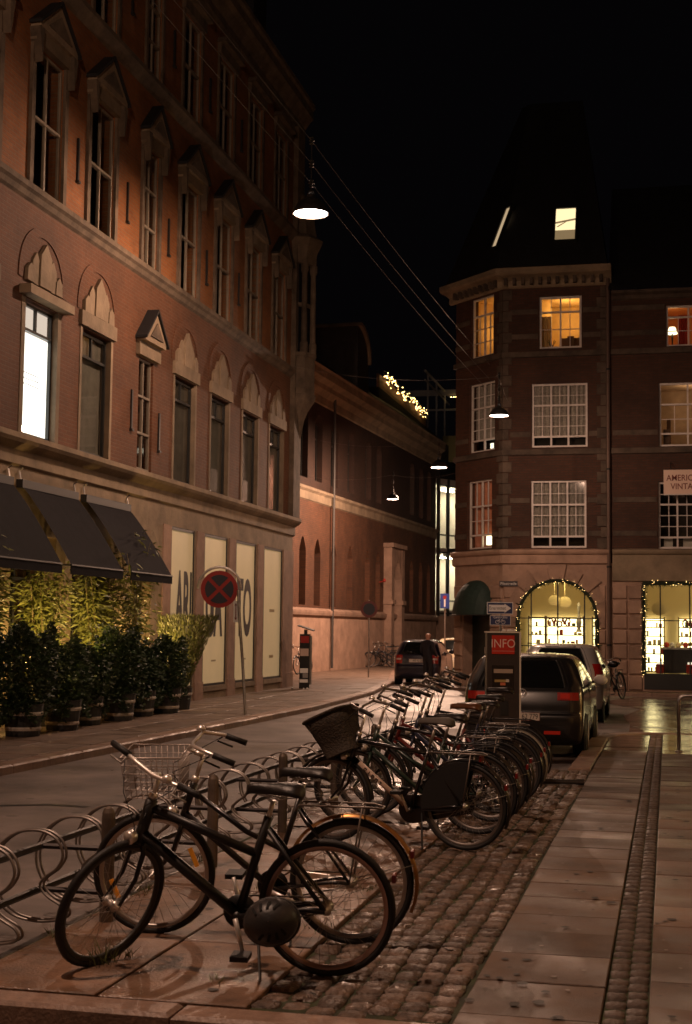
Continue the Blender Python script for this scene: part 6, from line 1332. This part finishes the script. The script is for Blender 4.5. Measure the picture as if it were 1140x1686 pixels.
    if wipe: a = P(rear_w[0]+.1, .2, 1, .02); b = P(rear_w[0]+.9, 4.0, 1, .02); k = MB(); k.tube([a, b], .008, 5); B(k, 'rear_wiper', blk)
    zt = prof[-1][0]; k = MB(); k.tube([(prof[-1][1]+.05,0,zt-.01),(prof[-1][1]-.12,0,zt+.16)], .005, 5); B(k, 'aerial', blk)
    return t
golf = [(.20,.12,4.05,.77),(.27,.04,4.15,.83),(.45,0,4.2,.855),(.60,0,4.2,.86),(.66,.035,4.18,.86),(.78,.05,4.1,.86),(.93,.09,3.95,.855),(.99,.12,3.3,.845),(1.07,.17,2.95,.835),(1.25,.33,2.55,.765),(1.37,.43,2.3,.705),(1.43,.50,2.15,.65),(1.47,.68,1.95,.54),(1.485,1.0,1.7,.3)]
paint_d = M_('car_paint_dark_grey', (.018,.017,.017), .30, .3, coat=1.0); paint_s = M_('car_paint_silver', (.58,.56,.54), .32, .6, coat=1.0); paint_b = M_('car_paint_dark_blue', (.006,.007,.024), .28, .2, coat=1.0); paint_w = M_('car_paint_cream', (.62,.52,.36), .35, 0, coat=.8)
car('dark grey hatchback with red tail lights parked behind the kiosk', (-2.05,20.2,-.1), 90, golf, paint_d, plate='62 779', plate_z=3.0, badge=6.0, mirror_m=M_('mirror_silver', (.55,.5,.45), .35), lights=(5.35,6.15,4.7,9.0), light_split=None)
mpv = [(.20,.12,3.9,.76),(.28,.04,3.98,.82),(.45,0,4.02,.85),(.62,0,4.0,.855),(.70,.03,3.98,.855),(.82,.04,3.9,.855),(.98,.07,3.75,.845),(1.05,.09,3.2,.83),(1.14,.12,2.95,.80),(1.33,.22,2.6,.73),(1.46,.32,2.35,.67),(1.52,.42,2.15,.60),(1.555,.65,1.95,.48),(1.565,1.0,1.6,.3)]
car('silver grey people carrier with tall tail lights parked beyond the dark hatchback', (-2.13,28.35,-.1), 90, mpv, paint_s, rc=.26, wheels=(.68,3.15), track=.72, lights=(4.9,8.2,7.6,11.5), light_split=(.0,.3), plate_z=3.4, mirror_m=blackp, badge=False, rear_w=(7.1,10.2), bumper_ref=False)
city = [(.20,.10,3.3,.70),(.28,.03,3.38,.75),(.45,0,3.42,.775),(.60,0,3.4,.78),(.66,.03,3.38,.78),(.80,.05,3.3,.78),(.94,.08,3.2,.775),(1.0,.10,2.75,.76),(1.08,.14,2.5,.73),(1.26,.26,2.2,.67),(1.38,.36,2.0,.62),(1.44,.44,1.85,.56),(1.475,.62,1.7,.46),(1.485,.85,1.5,.3)]
car('small dark blue car standing in the street with a person behind it', (-8.05,45.4,-.1), 91, city, paint_b, wheels=(.6,2.75), wr=.28, track=.66, lights=(4.4,6.6,5.2,8.5), light_split=(.35,.5), plate_z=5.0, badge=False, plate='AR 43 092', bumper_ref=False)
car('cream white car parked beyond the small blue car', (-8.55,56.6,-.1), 92, city, paint_w, rc=.26, wheels=(.6,2.75), wr=.28, track=.66, lights=(5.4,7.0,4.4,9.5), plate_z=3.6, badge=False)

# ================================================================== the person behind the blue car
def person(loc, rz):
    t = thing('person', 'bald person in a dark jacket standing behind the small blue car', 'person', loc, rz)
    J = {'pel':(0,0,.93,.135),'wai':(0,.01,1.08,.125),'che':(0,.015,1.28,.155),'nek':(0,.0,1.47,.062),'hd0':(0,-.02,1.54,.070),'hd1':(0,-.03,1.62,.098),'hd2':(0,-.025,1.70,.080)}
    E = [('pel','wai'),('wai','che'),('che','nek'),('nek','hd0'),('hd0','hd1'),('hd1','hd2')]
    for s,n in ((-1,'l'),(1,'r')):
        J.update({'hip'+n:(s*.10,0,.86,.095),'kne'+n:(s*.11,-.02,.48,.068),'ank'+n:(s*.12,.02,.09,.048),'toe'+n:(s*.14,-.15,.05,.04),'sho'+n:(s*.19,.01,1.40,.075),'elb'+n:(s*.26,.03,1.12,.058),'wri'+n:(s*.22,-.16,.98,.042),'han'+n:(s*.20,-.24,.97,.036)})
        E += [('pel','hip'+n),('hip'+n,'kne'+n),('kne'+n,'ank'+n),('ank'+n,'toe'+n),('che','sho'+n),('sho'+n,'elb'+n),('elb'+n,'wri'+n),('wri'+n,'han'+n)]
        for f in range(4): J['fi%d'%f+n] = (s*(.17+.018*f),-.33+.008*abs(f-1.5),.945,.0095); E.append(('han'+n,'fi%d'%f+n))
        J['thu'+n] = (s*.155,-.27,.985,.0105); E.append(('han'+n,'thu'+n))
    K = list(J); me = bpy.data.meshes.new('body'); me.from_pydata([J[k_][:3] for k_ in K], [(K.index(a),K.index(b)) for a,b in E], [])
    o = bpy.data.objects.new('body', me); COL.objects.link(o); md = o.modifiers.new('skin','SKIN'); o.modifiers.new('sub','SUBSURF').levels = 2
    for i, k_ in enumerate(K): me.skin_vertices[0].data[i].radius = (J[k_][3],)*2; me.skin_vertices[0].data[i].use_root = (k_ == 'pel')
    dg = bpy.context.evaluated_depsgraph_get(); dg.update(); nm = bpy.data.meshes.new_from_object(o.evaluated_get(dg)); o.modifiers.clear(); o.data = nm; nm.name = 'body'
    cl = M_('jacket_dark', (.012,.012,.018), .8, nscale=20, nvar=.4); tr = M_('trousers_dark', (.018,.017,.020), .85); sk = M_('skin', (.46,.24,.17), .5); sh_ = M_('shoe_black', (.01,.01,.01), .5)
    for m in (cl,tr,sk,sh_): nm.materials.append(m)
    for p in nm.polygons:
        c = p.center; p.material_index = 2 if (c.z > 1.49 or (c.y < -.20 and .9 < c.z < 1.05)) else (0 if c.z > .90 else (1 if c.z > .10 else 3)); p.use_smooth = True
    o.parent = t
    for s in (-1,1):
        k = MB(); k.lathe([(.004,-.012),(.02,-.008),(.022,.004),(.008,.012)], 8, M=Matrix.Translation((s*.096,-.015,1.615)) @ Matrix.Rotation(PI/2,4,'Y')); k.build('ear', sk, t, rel=False)
        k = MB(); octa(k, (s*.036,-.122,1.635), .011); k.build('eye', M_('eye_dark', (.02,.015,.012), .3), t, rel=False)
    k = MB(); k.add([(-.016,-.118,1.60),(.016,-.118,1.60),(0,-.150,1.598),(0,-.122,1.645)], [(0,1,2),(0,2,3),(1,3,2)]); k.build('nose', sk, t, rel=False)
    k = MB(); k.box((-.028,-.120,1.562),(.028,-.112,1.570)); k.build('mouth', M_('lips', (.25,.09,.07), .5), t, rel=False)
    return t
person((-7.62,45.05,-.1), rad(150))

for o in bpy.data.objects:
    for p in ('abs_','org_'):
        if p in o: del o[p]
